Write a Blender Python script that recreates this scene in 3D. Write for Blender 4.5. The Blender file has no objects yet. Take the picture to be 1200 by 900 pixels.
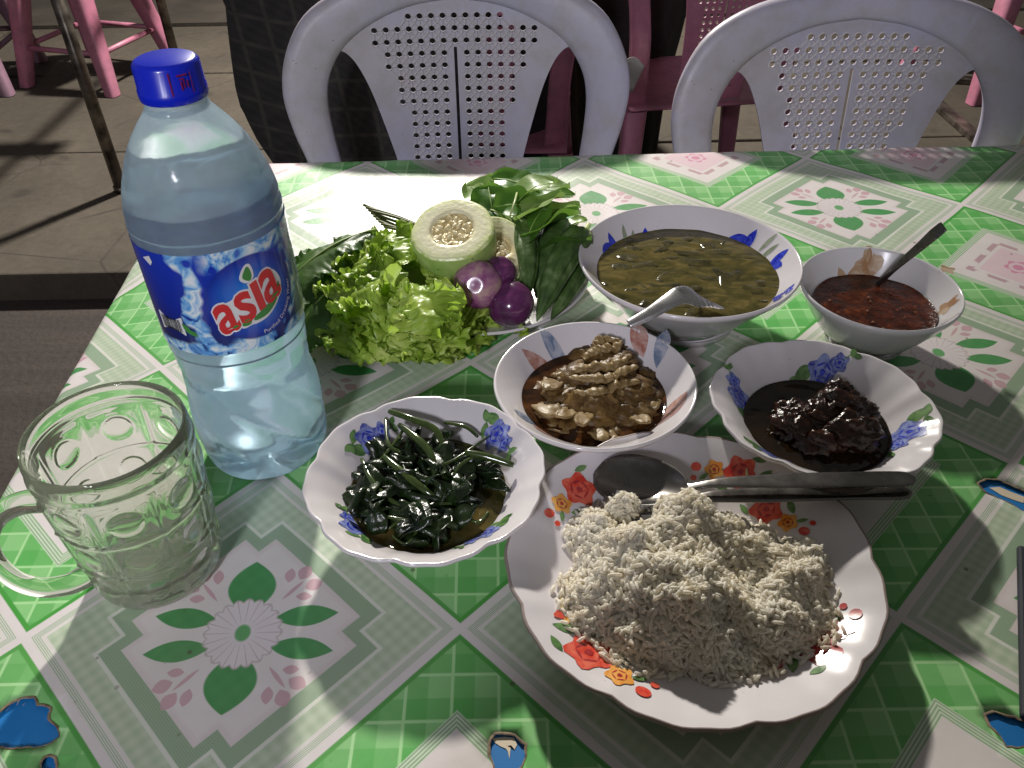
import bpy, bmesh, math, random
import numpy as np
from mathutils import Vector, Matrix, noise as mn
from mathutils.geometry import delaunay_2d_cdt
random.seed(7)
sc = bpy.context.scene
COL = sc.collection
PI = math.pi

# ------------------------------------------------------------------ camera, world, lamps, exposure
CAM_P = np.array([0.30393973, -0.29926331, 0.43745657])
CAM_R = np.array([[0.9998198808, 0.0188897844, -0.0018390056],
                  [-0.0133697295, 0.6322310924, -0.7746645055],
                  [-0.0134705690, 0.7745495602, 0.6323697668]])
cd = bpy.data.cameras.new('camera')
cam = bpy.data.objects.new('camera', cd); COL.objects.link(cam)
M = Matrix(CAM_R.tolist()).to_4x4(); M.translation = Vector(CAM_P.tolist())
cam.matrix_world = M
cd.sensor_width = 36; cd.lens = 970 / 1200 * 36; cd.clip_start = .01; cd.clip_end = 200
sc.camera = cam

w = bpy.data.worlds.new('World'); sc.world = w; w.use_nodes = True
bg = w.node_tree.nodes['Background']
bg.inputs['Color'].default_value = (.98, .96, .92, 1); bg.inputs['Strength'].default_value = .10

def lamp(name, kind, loc, target, power, color, radius, spot=None, blend=1.0):
    l = bpy.data.lights.new(name, kind); l.energy = power; l.color = color
    l.shadow_soft_size = radius
    if spot: l.spot_size = math.radians(spot); l.spot_blend = blend
    o = bpy.data.objects.new(name, l); COL.objects.link(o); o.location = loc
    d = Vector(target) - Vector(loc); o.rotation_euler = d.to_track_quat('-Z', 'Y').to_euler()
    return o
# bare bulb over the stall beyond the table, and a weaker cool fill light added unseen behind the photographer's left
lamp('stall_lamp', 'POINT', (-.07, 3.3, 1.76), (0, 0, 0), 720, (1, .95, .86), .085)
lamp('rear_fill_lamp', 'POINT', (-.38, -2.1, 1.42), (0, 0, 0), 138, (.91, .90, 1), .16)

sc.render.engine = 'CYCLES'
sc.cycles.use_denoising = True
sc.cycles.max_bounces = 14; sc.cycles.diffuse_bounces = 9; sc.cycles.transmission_bounces = 12; sc.cycles.transparent_max_bounces = 12
sc.cycles.sample_clamp_indirect = 4
sc.view_settings.view_transform = 'Standard'; sc.view_settings.look = 'None'
sc.view_settings.exposure = 0; sc.view_settings.gamma = 1

# ------------------------------------------------------------------ helpers
def at(u, v, z=0.0):
    """where the line of sight through photograph pixel (u, v) meets height z"""
    d = CAM_R @ np.array([(u - 600) / 970, -(v - 450) / 970, -1.0]); t = (z - CAM_P[2]) / d[2]
    return Vector((CAM_P + t * d).tolist())
def at_y(u, v, y):
    d = CAM_R @ np.array([(u - 600) / 970, -(v - 450) / 970, -1.0]); t = (y - CAM_P[1]) / d[1]
    return Vector((CAM_P + t * d).tolist())

class MB:
    def __init__(s): s.v = []; s.f = []; s.m = []
    def add(s, verts, faces, mat=0):
        b = len(s.v); s.v += [tuple(p) for p in verts]; s.f += [tuple(i + b for i in f) for f in faces]; s.m += [mat] * len(faces)
    def grid(s, fn, nu, nv, closed_u=False, mat=0):
        vs = [fn(i / (nu if closed_u else nu - 1), j / (nv - 1)) for j in range(nv) for i in range(nu)]
        fs = []
        for j in range(nv - 1):
            for i in range(nu if closed_u else nu - 1):
                i2 = (i + 1) % nu; fs.append((j * nu + i, j * nu + i2, (j + 1) * nu + i2, (j + 1) * nu + i))
        s.add(vs, fs, mat)
    def box(s, c, d, mat=0, rot=None):
        vs = []
        for x in (-.5, .5):
            for y in (-.5, .5):
                for z in (-.5, .5):
                    p = Vector((x * d[0], y * d[1], z * d[2]))
                    if rot: p = rot @ p
                    vs.append(Vector(c) + p)
        s.add(vs, [(0, 1, 3, 2), (4, 6, 7, 5), (0, 4, 5, 1), (2, 3, 7, 6), (0, 2, 6, 4), (1, 5, 7, 3)], mat)
    def tube(s, pts, rad, n=10, mat=0, caps=True, squash=None):
        pts = [Vector(p) for p in pts]; N = len(pts)
        if not hasattr(rad, '__len__'): rad = [rad] * N
        up = Vector((0, 0, 1)); rings = []; prev = None
        for i, p in enumerate(pts):
            t = (pts[min(i + 1, N - 1)] - pts[max(i - 1, 0)]).normalized()
            if prev is None:
                a = t.cross(up)
                if a.length < .05: a = t.cross(Vector((1, 0, 0)))
                a.normalize()
            else:
                a = prev - t * prev.dot(t); a.normalize()
            prev = a; b = t.cross(a)
            sx, sy = squash or (1, 1)
            rings.append([p + a * math.cos(2 * PI * k / n) * rad[i] * sx + b * math.sin(2 * PI * k / n) * rad[i] * sy for k in range(n)])
        vs = [q for r in rings for q in r]; fs = []
        for i in range(N - 1):
            for k in range(n):
                k2 = (k + 1) % n; fs.append((i * n + k, i * n + k2, (i + 1) * n + k2, (i + 1) * n + k))
        if caps: fs.append(tuple(range(n - 1, -1, -1))); fs.append(tuple((N - 1) * n + k for k in range(n)))
        s.add(vs, fs, mat)
    def build(s, name, mats, parent=None, smooth=True, loc=None, rot=None, share=None):
        me = bpy.data.meshes.new(name); me.from_pydata(s.v, [], s.f)
        if not isinstance(mats, (list, tuple)): mats = [mats]
        for m in mats: me.materials.append(m)
        me.polygons.foreach_set('material_index', s.m)
        me.polygons.foreach_set('use_smooth', [smooth] * len(s.f)); me.update()
        o = bpy.data.objects.new(name, me); COL.objects.link(o)
        if parent: o.parent = parent
        if loc: o.location = loc
        if rot: o.rotation_euler = rot
        return o
def fixn(o):
    bm = bmesh.new(); bm.from_mesh(o.data); bmesh.ops.recalc_face_normals(bm, faces=bm.faces); bm.to_mesh(o.data); bm.free(); return o
def tag(o, label, cat, group=None, kind=None):
    o['label'] = label; o['category'] = cat
    if group: o['group'] = group
    if kind: o['kind'] = kind
    return o
def thing(name, loc, label, cat, group=None, rz=0, kind=None):
    o = bpy.data.objects.new(name, None); COL.objects.link(o); o.location = loc; o.rotation_euler = (0, 0, rz)
    o.empty_display_size = .02
    return tag(o, label, cat, group, kind)
def bevel(o, w, seg=2):
    m = o.modifiers.new('b', 'BEVEL'); m.width = w; m.segments = seg; m.limit_method = 'ANGLE'; return o
def solid(o, t, off=-1):
    m = o.modifiers.new('s', 'SOLIDIFY'); m.thickness = t; m.offset = off; return o
def lerp(a, b, t): return a + (b - a) * t
def interp(tab, x):
    if x <= tab[0][0]: return tab[0][1]
    for (a, b), (c, d) in zip(tab, tab[1:]):
        if x <= c: return b + (d - b) * (x - a) / (c - a)
    return tab[-1][1]
def smooth_poly(pts, n=6, closed=True):
    """Catmull-Rom through the points"""
    out = []; N = len(pts)
    for i in range(N if closed else N - 1):
        p = [pts[(i + k) % N] if closed else pts[max(0, min(N - 1, i + k))] for k in (-1, 0, 1, 2)]
        for k in range(n):
            t = k / n
            out.append(tuple(.5 * (2 * p[1][j] + (p[2][j] - p[0][j]) * t + (2 * p[0][j] - 5 * p[1][j] + 4 * p[2][j] - p[3][j]) * t * t + (3 * p[1][j] - p[0][j] - 3 * p[2][j] + p[3][j]) * t ** 3) for j in range(len(p[0]))))
    if not closed: out.append(tuple(pts[-1]))
    return out

# ------------------------------------------------------------------ material helpers
class X:
    """a shader value with arithmetic"""
    def __init__(s, nt, sock): s.nt = nt; s.s = sock
    def _m(s, op, *a):
        n = s.nt.nodes.new('ShaderNodeMath'); n.operation = op
        for i, q in enumerate((s,) + a):
            if isinstance(q, X): s.nt.links.new(q.s, n.inputs[i])
            else: n.inputs[i].default_value = q
        return X(s.nt, n.outputs[0])
    def __add__(s, o): return s._m('ADD', o)
    def __radd__(s, o): return s._m('ADD', o)
    def __sub__(s, o): return s._m('SUBTRACT', o)
    def __rsub__(s, o): return s._m('MULTIPLY', -1.0)._m('ADD', o)
    def __mul__(s, o): return s._m('MULTIPLY', o)
    def __rmul__(s, o): return s._m('MULTIPLY', o)
    def __truediv__(s, o): return s._m('DIVIDE', o)
    def abs(s): return s._m('ABSOLUTE')
    def floor(s): return s._m('FLOOR')
    def fract(s): return s._m('FRACT')
    def sin(s): return s._m('SINE')
    def cos(s): return s._m('COSINE')
    def sqrt(s): return s._m('SQRT')
    def atan2(s, o): return s._m('ARCTAN2', o)
    def mod(s, o): return s._m('FLOORED_MODULO', o)
    def max(s, o): return s._m('MAXIMUM', o)
    def min(s, o): return s._m('MINIMUM', o)
    def lt(s, o, soft=.004):
        return ((o - s) * (1 / soft) if not isinstance(o, X) else (o - s) * (1 / soft))._m('ADD', .5).clamp()
    def gt(s, o, soft=.004): return 1 - s.lt(o, soft)
    def clamp(s):
        return s.max(0.0).min(1.0)
class Mat:
    def __init__(s, name, base=(.8, .8, .8), rough=.5, **kw):
        s.m = bpy.data.materials.new(name); s.m.use_nodes = True; s.nt = s.m.node_tree
        s.p = s.nt.nodes['Principled BSDF']; s.p.inputs['Base Color'].default_value = (*base, 1); s.p.inputs['Roughness'].default_value = rough
        for k, v in kw.items():
            s.p.inputs[k.replace('_', ' ')].default_value = v
    def node(s, t): return s.nt.nodes.new(t)
    def coord(s, kind='Object', scale=None):
        n = s.node('ShaderNodeTexCoord'); o = n.outputs[kind]
        if scale:
            m = s.node('ShaderNodeMapping'); m.inputs['Scale'].default_value = scale; s.nt.links.new(o, m.inputs[0]); o = m.outputs[0]
        return o
    def noise(s, scale, detail=4, rough=.55, vec=None, dist=0, out='Fac'):
        n = s.node('ShaderNodeTexNoise'); n.inputs['Scale'].default_value = scale; n.inputs['Detail'].default_value = detail
        n.inputs['Roughness'].default_value = rough; n.inputs['Distortion'].default_value = dist
        s.nt.links.new(vec or s.coord(), n.inputs['Vector']); return X(s.nt, n.outputs[0 if out == 'Fac' else 1])
    def voro(s, scale, vec=None, feature='F1', out='Distance', rnd=1):
        n = s.node('ShaderNodeTexVoronoi'); n.feature = feature; n.inputs['Scale'].default_value = scale; n.inputs['Randomness'].default_value = rnd
        s.nt.links.new(vec or s.coord(), n.inputs['Vector']); return X(s.nt, n.outputs[out])
    def xyz(s, vec=None):
        n = s.node('ShaderNodeSeparateXYZ'); s.nt.links.new(vec or s.coord(), n.inputs[0]); return [X(s.nt, q) for q in n.outputs]
    def ramp(s, fac, stops):
        n = s.node('ShaderNodeValToRGB'); s.nt.links.new(fac.s, n.inputs[0]); e = n.color_ramp.elements
        while len(e) < len(stops): e.new(.5)
        for q, (p, c) in zip(e, stops): q.position = p; q.color = (*c, 1)
        return n.outputs[0]
    def mix(s, fac, a, b, mode='MIX'):
        n = s.node('ShaderNodeMix'); n.data_type = 'RGBA'; n.blend_type = mode
        for v, i in ((fac, 0), (a, 6), (b, 7)):
            if isinstance(v, X): s.nt.links.new(v.s, n.inputs[i])
            elif isinstance(v, bpy.types.NodeSocket): s.nt.links.new(v, n.inputs[i])
            elif isinstance(v, tuple): n.inputs[i].default_value = (*v, 1)
            else: n.inputs[i].default_value = v
        return n.outputs[2]
    def color(s, sock): s.nt.links.new(sock, s.p.inputs['Base Color']); return s
    def set(s, k, x): s.nt.links.new(x.s if isinstance(x, X) else x, s.p.inputs[k]); return s
    def bump(s, x, strength=.3, dist=.001):
        n = s.node('ShaderNodeBump'); n.inputs['Strength'].default_value = strength; n.inputs['Distance'].default_value = dist
        s.nt.links.new(x.s, n.inputs['Height']); s.nt.links.new(n.outputs[0], s.p.inputs['Normal']); return s

def noisy(name, a, b, scale, rough=.5, bump=None, stops=(.35, .65), detail=4, **kw):
    m = Mat(name, a, rough, **kw); n = m.noise(scale, detail)
    m.color(m.ramp(n, [(stops[0], a), (stops[1], b)]))
    if bump: m.bump(m.noise(bump[0], 4), bump[1], bump[2])
    return m.m

def translucent(m, col, fac=.3):
    nt = m.nt; t = m.node('ShaderNodeBsdfTranslucent'); t.inputs[0].default_value = (*col, 1); mx = m.node('ShaderNodeMixShader'); mx.inputs[0].default_value = fac
    nt.links.new(m.p.outputs[0], mx.inputs[1]); nt.links.new(t.outputs[0], mx.inputs[2]); nt.links.new(mx.outputs[0], nt.nodes['Material Output'].inputs[0])

# ------------------------------------------------------------------ ground
def make_ground():
    mp = Mat('paving_concrete', (.2, .17, .13), .85)
    n1 = m1 = mp.noise(2.2, 6); n2 = mp.noise(38, 5, .7)
    c = mp.ramp(n1 * .65 + n2 * .35, [(.3, (.032, .026, .019)), (.52, (.056, .045, .033)), (.72, (.088, .072, .054))])
    st = (mp.voro(5.5).lt(.22, .1) * mp.noise(9, 3).gt(.52, .1)).max(mp.voro(2.2, feature='DISTANCE_TO_EDGE').lt(.006, .004) * mp.noise(3, 2).gt(.5, .1))
    mp.color(mp.mix(st * .6, c, (.018, .014, .011))); mp.bump(n2, .5, .004)
    md = Mat('road_tar', (.06, .05, .045), .8)
    n = md.noise(3, 6, .6, vec=md.coord('Object', (.5, 6, 1))); n2 = md.noise(60, 4)
    md.color(md.ramp(n * .7 + n2 * .3, [(.3, (.024, .018, .015)), (.55, (.042, .032, .027)), (.75, (.062, .048, .040))])); md.bump(n2 + n, .6, .006)
    mf = noisy('far_earth', (.022, .017, .013), (.042, .033, .025), 4, .9, (40, .5, .006))
    b = MB(); b.grid(lambda u, v: (-30 + 60 * u, -20 + 60 * v, -.835 + .004 * mn.noise((u * 40, v * 40, 0))), 60, 60)
    g = b.build('ground', md.m); g['kind'] = 'structure'
    far = MB(); far.box((0, 14, -.80), (40, 20, .12)); f = far.build('far_ground', mf, smooth=False); f['kind'] = 'structure'
    pv = bpy.data.objects.new('pavement', None); COL.objects.link(pv); pv['kind'] = 'structure'
    ys = [1.665, 2.49, 3.30, 3.99]; xs = [-7, -4.6, -2.35, -.45, 1.4, 3.4, 6]
    for j in range(3):
        for i in range(6):
            x0, x1, y0, y1 = xs[i] + .12 * j, xs[i + 1] + .12 * j, ys[j], ys[j + 1]; dz = random.uniform(-.003, .003)
            q = MB(); q.box(((x0 + x1) / 2, (y0 + y1) / 2, -.795 + dz), (x1 - x0 - .012, y1 - y0 - .014, .09))
            bevel(q.build('paving_slab', mp.m, pv, smooth=False), .006)
make_ground()

# ------------------------------------------------------------------ table and cloth
LAT = [((2, 0), (539.2, 737)), ((0, 0), (28.5, 747.5)), ((4, 0), (1053.5, 722.5)), ((5, 1), (1187.2, 543.3)), ((0, 2), (188, 430.3)), ((2, 2), (551.7, 425)), ((1, 1), (320, 552)),
       ((1, 5), (430, 190.3)), ((3, 5), (684, 186.7)), ((5, 5), (945, 185)), ((4, 4), (843, 244)), ((6, 4), (1128, 240)), ((-1, 3), (112.5, 364)), ((1, 0), (285, 741.7)), ((5, 4), (983, 243.3)), ((5, 2), (1100, 413)), ((3, 4), (698.7, 250)), ((1, 4), (415, 252.5))]
CELL = .135
_w = [(at(*p), (i, j)) for (i, j), p in LAT]
_W = np.array([[a.x, a.y] for a, _ in _w]); _T = np.array([[i - a.x / CELL, j - a.y / CELL] for a, (i, j) in _w])
_K = np.exp(-((_W[:, None] - _W[None]) ** 2).sum(2) / (2 * .085 ** 2)); _A = np.linalg.solve(_K + .12 * np.eye(len(_W)), _T)
def cloth_uv(x, y):
    k = np.exp(-((_W - np.array([x, y])) ** 2).sum(1) / (2 * .085 ** 2)); d = k @ _A
    return x / CELL + d[0], y / CELL + d[1]
# table rectangle: corners on the table top (left edge slightly askew to the print)
TL, TR, BL, BR = Vector((-.096, .688)), Vector((1.16, .7075)), Vector((-.060, -.155)), Vector((1.17, -.135))
def table_st(x, y):
    """signed distances inside each edge and inward point"""
    P = Vector((x, y)); out = []
    for a, b in ((TL, TR), (TR, BR), (BR, BL), (BL, TL)):
        e = (b - a).normalized(); nrm = Vector((e.y, -e.x)); out.append((nrm, (P - a).dot(nrm)))
    return out
def drape(x, y):
    P = Vector((x, y)); R = .010; over = Vector((0, 0))
    for nrm, d in table_st(x, y):
        d = -d + R
        if d > 0: over -= nrm * d
    d = over.length
    wob = .0011 * mn.noise((x * 14, y * 14, 0)) + .00025 * mn.noise((x * 45, y * 45, 2))
    if d <= 0: return Vector((x, y, wob))
    n = over / d; c = P - over
    if d < R * PI / 2: a = d / R; return Vector((c.x + n.x * R * math.sin(a), c.y + n.y * R * math.sin(a), -R * (1 - math.cos(a)) + wob))
    h = d - R * PI / 2; s = c.x * n.y * 1.0 + c.y * n.x * -1.0
    rip = .012 * min(1, h / .06) * (math.sin(s * 46) * .6 + mn.noise((s * 9, h * 6, 1)) * 1.3) + .006 * min(1, h / .05)
    return Vector((c.x + n.x * (R + rip), c.y + n.y * (R + rip), -R - h))
TEARS = [[(-30, 860), (-12, 838), (0, 834), (14, 823), (28, 817), (40, 818), (44, 827), (55, 827), (61, 830), (56, 838), (57, 843), (66, 852), (70, 863), (60, 871), (45, 876), (20, 877), (-10, 877)],
         [(575, 866), (580, 860), (592, 860), (604, 861), (608, 867), (616, 872), (617, 885), (612, 897), (602, 910), (583, 909), (575, 890), (573, 878)],
         [(1145, 567), (1155, 562), (1168, 562), (1185, 569), (1200, 575), (1222, 585), (1220, 600), (1200, 599), (1183, 590), (1168, 583), (1154, 577)],
         [(1155, 837), (1165, 834), (1182, 839), (1200, 845), (1218, 852), (1216, 872), (1196, 877), (1180, 875), (1170, 862), (1160, 850)],
         [(51, 889), (57, 886), (64, 888), (68, 895), (66, 903), (57, 907), (49, 903), (47, 895)]]
def cloth_material():
    m = Mat('printed_vinyl', (.8, .8, .8), .3); nt = m.nt
    n = m.node('ShaderNodeUVMap'); n.uv_map = 'print'
    u, v, _ = m.xyz(n.outputs[0])
    p = (u + v) * .5; q = (u - v) * .5
    par = (p.floor() - q.floor()).mod(2.0).lt(.5, .01)           # 1 on the pale flowered squares
    x = p.fract() - .5; y = q.fract() - .5; ax, ay = x.abs(), y.abs(); mm = ax.max(ay)
    du = x + y; dv = x - y; adu, adv = du.abs(), dv.abs()
    WH = (.80, .74, .73); PALE = (.50, .60, .45); MID = (.30, .42, .28); G1 = (.27, .62, .23); G0 = (.07, .42, .07); LINE = (.46, .80, .38); PINK = (.62, .36, .42)
    # gingham squares
    dband = ((u * 5.0 + .12).fract()).lt(.48, .03); hband = ((v * 4.75 + .1).fract()).lt(.48, .03)
    g = m.mix(dband * .55, G1, G0); g = m.mix(hband * .55, g, G0)
    fleck = ((u * 62).sin() * (v * 62).sin()) * .5 + .5
    g = m.mix(fleck * .05, g, (.30, .55, .27))
    lx = ((u * 5.0 + .62).fract() - .5).abs().lt(.035, .02); ly = ((v * 4.75 + .6).fract() - .5).abs().lt(.035, .02)
    g = m.mix(lx.max(ly) * .85, g, LINE)
    g = m.mix(mm.gt(.470), g, (.06, .36, .05))
    lines = (mm * 620.0).sin().gt(.1, .5)
    g = m.mix(mm.lt(.302), g, m.mix(lines * .8, (.66, .76, .60), (.22, .40, .20)))
    g = m.mix(mm.lt(.262), g, WH)
    back = v.gt(2.4, .05)                                        # the far squares carry a pink panel
    dash = ((x * 40).sin() * (y * 40).sin()).gt(-.25, .2)
    fr = mm.gt(.165) * mm.lt(.195) * dash
    g = m.mix(fr * back * .8, g, (.50, .28, .34))
    g = m.mix(mm.lt(.145) * back * .6, g, (.80, .52, .62))
    rr = (du * du + dv * dv).sqrt(); th = dv.atan2(du)
    g = m.mix((rr + (th * 6).sin() * .012).lt(.085, .01) * (rr * 90).sin().gt(-.3, .3) * back * .8, g, (.68, .22, .38))
    # pale squares
    tex = ((u * 78).sin() * (v * 78).sin()) * .5 + .5
    f = m.mix(tex * .75, (.58, .66, .51), (.38, .50, .34))
    f = m.mix(mm.gt(.448), f, (.76, .73, .70))
    f = m.mix(mm.gt(.462) * mm.lt(.486), f, m.mix((mm * 1047.0).sin().gt(.0, .8) * .8, (.72, .74, .67), (.30, .40, .27)))
    cross = lambda a, b: ((ax - a).max(ay - b)).min((ax - b).max(ay - a))    # < 0 inside the stepped frame
    c0, c1, c2 = cross(.375, .280), cross(.362, .268), cross(.305, .228)
    f = m.mix(c0.lt(0.0), f, (.74, .76, .68))
    f = m.mix(c1.lt(0.0), f, m.mix((mm * 900.0).sin().gt(.2, .8) * .5, (.34, .46, .32), (.22, .34, .21)))
    f = m.mix(c2.lt(0.0), f, (.76, .68, .68))
    f = m.mix(cross(.292, .215).lt(0.0), f, m.mix(.5, WH, (.78, .66, .68)))
    f = m.mix(cross(.284, .208).lt(0.0), f, WH)
    # sprigs and leaves (mirrored in both diagonals)
    def lens(cx, cy, ang, hl, hw, pw=1.0):
        c, s_ = math.cos(ang), math.sin(ang)
        a = ((adu - cx) * c + (adv - cy) * s_) / hl; b = ((adv - cy) * c - (adu - cx) * s_) / hw
        return (b.abs() + a * a).lt(1.0, .08)
    pk = lens(.20, .225, .85, .07, .010)
    for (cx, cy, an, hl, hw) in ((.245, .325, 1.1, .045, .034), (.295, .255, .45, .045, .033), (.175, .310, 1.5, .042, .026), (.255, .19, .0, .038, .022)):
        pk = pk.max(lens(cx, cy, an, hl, hw))
    f = m.mix(pk * .85, f, PINK)
    lf = lens(.0, .245, PI / 2, .150, .115).max(lens(.280, .085, .10, .150, .055))
    f = m.mix(lf, f, m.mix(fleck * .25, (.06, .30, .085), (.12, .42, .15)))
    pet = rr + ((th * 10).cos().abs()) * -.018
    f = m.mix(pet.lt(.165, .01), f, (.50, .42, .42)); f = m.mix(pet.lt(.158, .01), f, m.mix(((th * 10).sin().abs()).lt(.12, .1) * rr.gt(.06, .02), (.80, .73, .75), (.52, .42, .46)))
    f = m.mix(((du * du) + dv * dv * .7).sqrt().lt(.036, .01), f, (.12, .40, .14))
    c = m.mix(par, g, f); c = m.mix(mm.gt(.486), c, (.78, .72, .72))
    # wear and stains
    wn = m.noise(7, 5, .6); dirt = m.noise(140, 2, .5); sp = m.voro(60).lt(.09, .03) * m.noise(14, 2).gt(.56, .05)
    c = m.mix(wn.gt(.52, .3) * .22, c, (.30, .29, .22)); c = m.mix(sp * .7, c, (.10, .08, .05))
    m.color(c); m.set('Roughness', .27 + wn * .16)
    m.p.inputs['Specular IOR Level'].default_value = .55
    m.bump(m.noise(7, 4, .5, dist=.6) * 1.0 + m.noise(70, 3) * .10, .45, .0045)
    return m.m
def make_table():
    # cloth: points laid out flat, tears cut out, then draped
    X0, X1, Y0, Y1 = -.235, 1.32, -.30, .84; st = .0125
    pts = []; nx = int((X1 - X0) / st) + 1; ny = int((Y1 - Y0) / st) + 1
    tears = []
    rnd = random.Random(3)
    for t in TEARS:
        P = [at(*q) for q in t]; P = [(p.x, p.y) for p in P]; Q = []
        for i in range(len(P)):
            a, b = P[i], P[(i + 1) % len(P)]
            n = max(1, int(math.dist(a, b) / .0022))
            for k in range(n):
                j = rnd.uniform(-.0005, .0005); Q.append((lerp(a[0], b[0], k / n) + j, lerp(a[1], b[1], k / n) + rnd.uniform(-.0005, .0005)))
        tears.append(Q)
    def inside(x, y, Q):
        r = False; j = len(Q) - 1
        for i in range(len(Q)):
            if (Q[i][1] > y) != (Q[j][1] > y) and x < (Q[j][0] - Q[i][0]) * (y - Q[i][1]) / (Q[j][1] - Q[i][1]) + Q[i][0]: r = not r
            j = i
        return r
    for j in range(ny):
        for i in range(nx):
            pts.append((X0 + i * st + (.5 * st if j % 2 else 0), Y0 + j * st))
    # finer rows along the folded edges
    for a, b in ((TL, TR), (TR, BR), (BR, BL), (BL, TL)):
        e = b - a; L = e.length; nrm = Vector((e.y, -e.x)).normalized()
        for k in range(int(L / .008)):
            p = a + e * (k * .008 / L)
            for d in (.009, .006, .003, 0, -.003, -.006): pts.append(tuple(p + nrm * d))
    edges = []
    for Q in tears:
        b = len(pts); pts += Q; edges += [(b + i, b + (i + 1) % len(Q)) for i in range(len(Q))]
    v2, e2, f2, *_ = delaunay_2d_cdt([Vector(p) for p in pts], edges, [], 0, 1e-6)
    faces = []
    for f in f2:
        cx = sum(v2[i].x for i in f) / len(f); cy = sum(v2[i].y for i in f) / len(f)
        if any(inside(cx, cy, Q) for Q in tears): continue
        faces.append(tuple(f))
    me = bpy.data.meshes.new('tablecloth'); me.from_pydata([drape(p.x, p.y) for p in v2], [], faces)
    uvl = me.uv_layers.new(name='print'); UV = [cloth_uv(p.x, p.y) for p in v2]
    li = np.empty(len(me.loops), dtype=np.int32); me.loops.foreach_get('vertex_index', li)
    uvl.data.foreach_set('uv', np.array(UV)[li].ravel()); me.polygons.foreach_set('use_smooth', [True] * len(faces))
    me.materials.append(cloth_material())
    o = bpy.data.objects.new('tablecloth', me); COL.objects.link(o)
    solid(o, .0007)
    tag(o, 'green and white vinyl tablecloth with flowered squares and torn spots showing blue', 'tablecloth')
    # curled dirty paper backing round each tear
    br = noisy('torn_backing', (.12, .085, .055), (.34, .26, .17), 160, .8)
    for Q in tears:
        b = MB(); n = len(Q); c = Vector((sum(q[0] for q in Q) / n, sum(q[1] for q in Q) / n))
        def ring(u, v, Q=Q, n=n, c=c):
            q = Vector(Q[int(round(u * n)) % n]); d = (q - c).normalized(); k = .5 + .5 * mn.noise((q.x * 130, q.y * 130, 5)) + (.9 if q.y > c.y else .1)
            k = max(0, k - .45); off = lerp(-.0007, .0011 * k, v); return (q.x + d.x * off, q.y + d.y * off, drape(q.x, q.y).z + .0002 + .0003 * k * math.sin(v * PI))
        b.grid(ring, n, 4, closed_u=True)
        b.build('torn_edge', br, o)
    # the table
    t = thing('dining_table', (.55, .28, -.75), 'table with blue painted top under the green vinyl cloth', 'table')
    mb = Mat('blue_board_paint', (.012, .11, .30), .45)
    nn = mb.noise(55, 5, .7, dist=.6); w2 = mb.voro(300)
    cblue = mb.ramp(mb.noise(12, 3), [(.3, (.008, .16, .46)), (.7, (.012, .20, .56))])
    mb.color(mb.mix(nn.gt(.66, .02), cblue, (.66, .56, .42)))
    for_ = MB(); inset = .006
    cs = [TL + Vector((inset, -inset)), TR + Vector((-inset, -inset)), BR + Vector((-inset, inset)), BL + Vector((inset, inset))]
    vs = [(p.x - .55, p.y - .28, z) for z in (.7484, .722) for p in cs]
    for_.add(vs, [(0, 3, 2, 1), (4, 5, 6, 7), (0, 1, 5, 4), (1, 2, 6, 5), (2, 3, 7, 6), (3, 0, 4, 7)])
    for_.build('tabletop', mb.m, t, smooth=False)
    leg = noisy('leg_wood', (.10, .07, .05), (.17, .12, .08), 14, .6)
    for sx in (-.55, .54):
        for sy in (-.37, .35):
            b = MB(); b.box((0, 0, .361), (.05, .05, .72)); bevel(b.build('leg', leg, t, smooth=False, loc=(sx, sy, 0)), .003)
    # cream paint patch seen through the middle tear
    cr = noisy('cream_paint', (.70, .58, .42), (.80, .70, .55), 30, .5)
    P = [at(*q) for q in [(577, 864), (590, 862), (602, 863), (606, 871), (603, 877), (599, 872), (598, 879), (597, 888), (595, 879), (593, 876), (586, 873), (580, 869)]]
    b = MB(); c = sum(P, Vector()) / len(P); b.add([(p.x - .55, p.y - .28, .7487) for p in [c] + P], [(0, i + 1, (i + 1) % len(P) + 1) for i in range(len(P))])
    b.build('paint_patch', cr, t, smooth=False)
    P = [at(*q) for q in [(1160, 570), (1172, 569), (1186, 575), (1202, 581), (1200, 588), (1188, 584), (1175, 579)]]
    b = MB(); c = sum(P, Vector()) / len(P); b.add([(p.x - .55, p.y - .28, .7487) for p in [c] + P], [(0, i + 1, (i + 1) % len(P) + 1) for i in range(len(P))])
    b.build('paint_patch', cr, t, smooth=False)
make_table()

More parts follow.
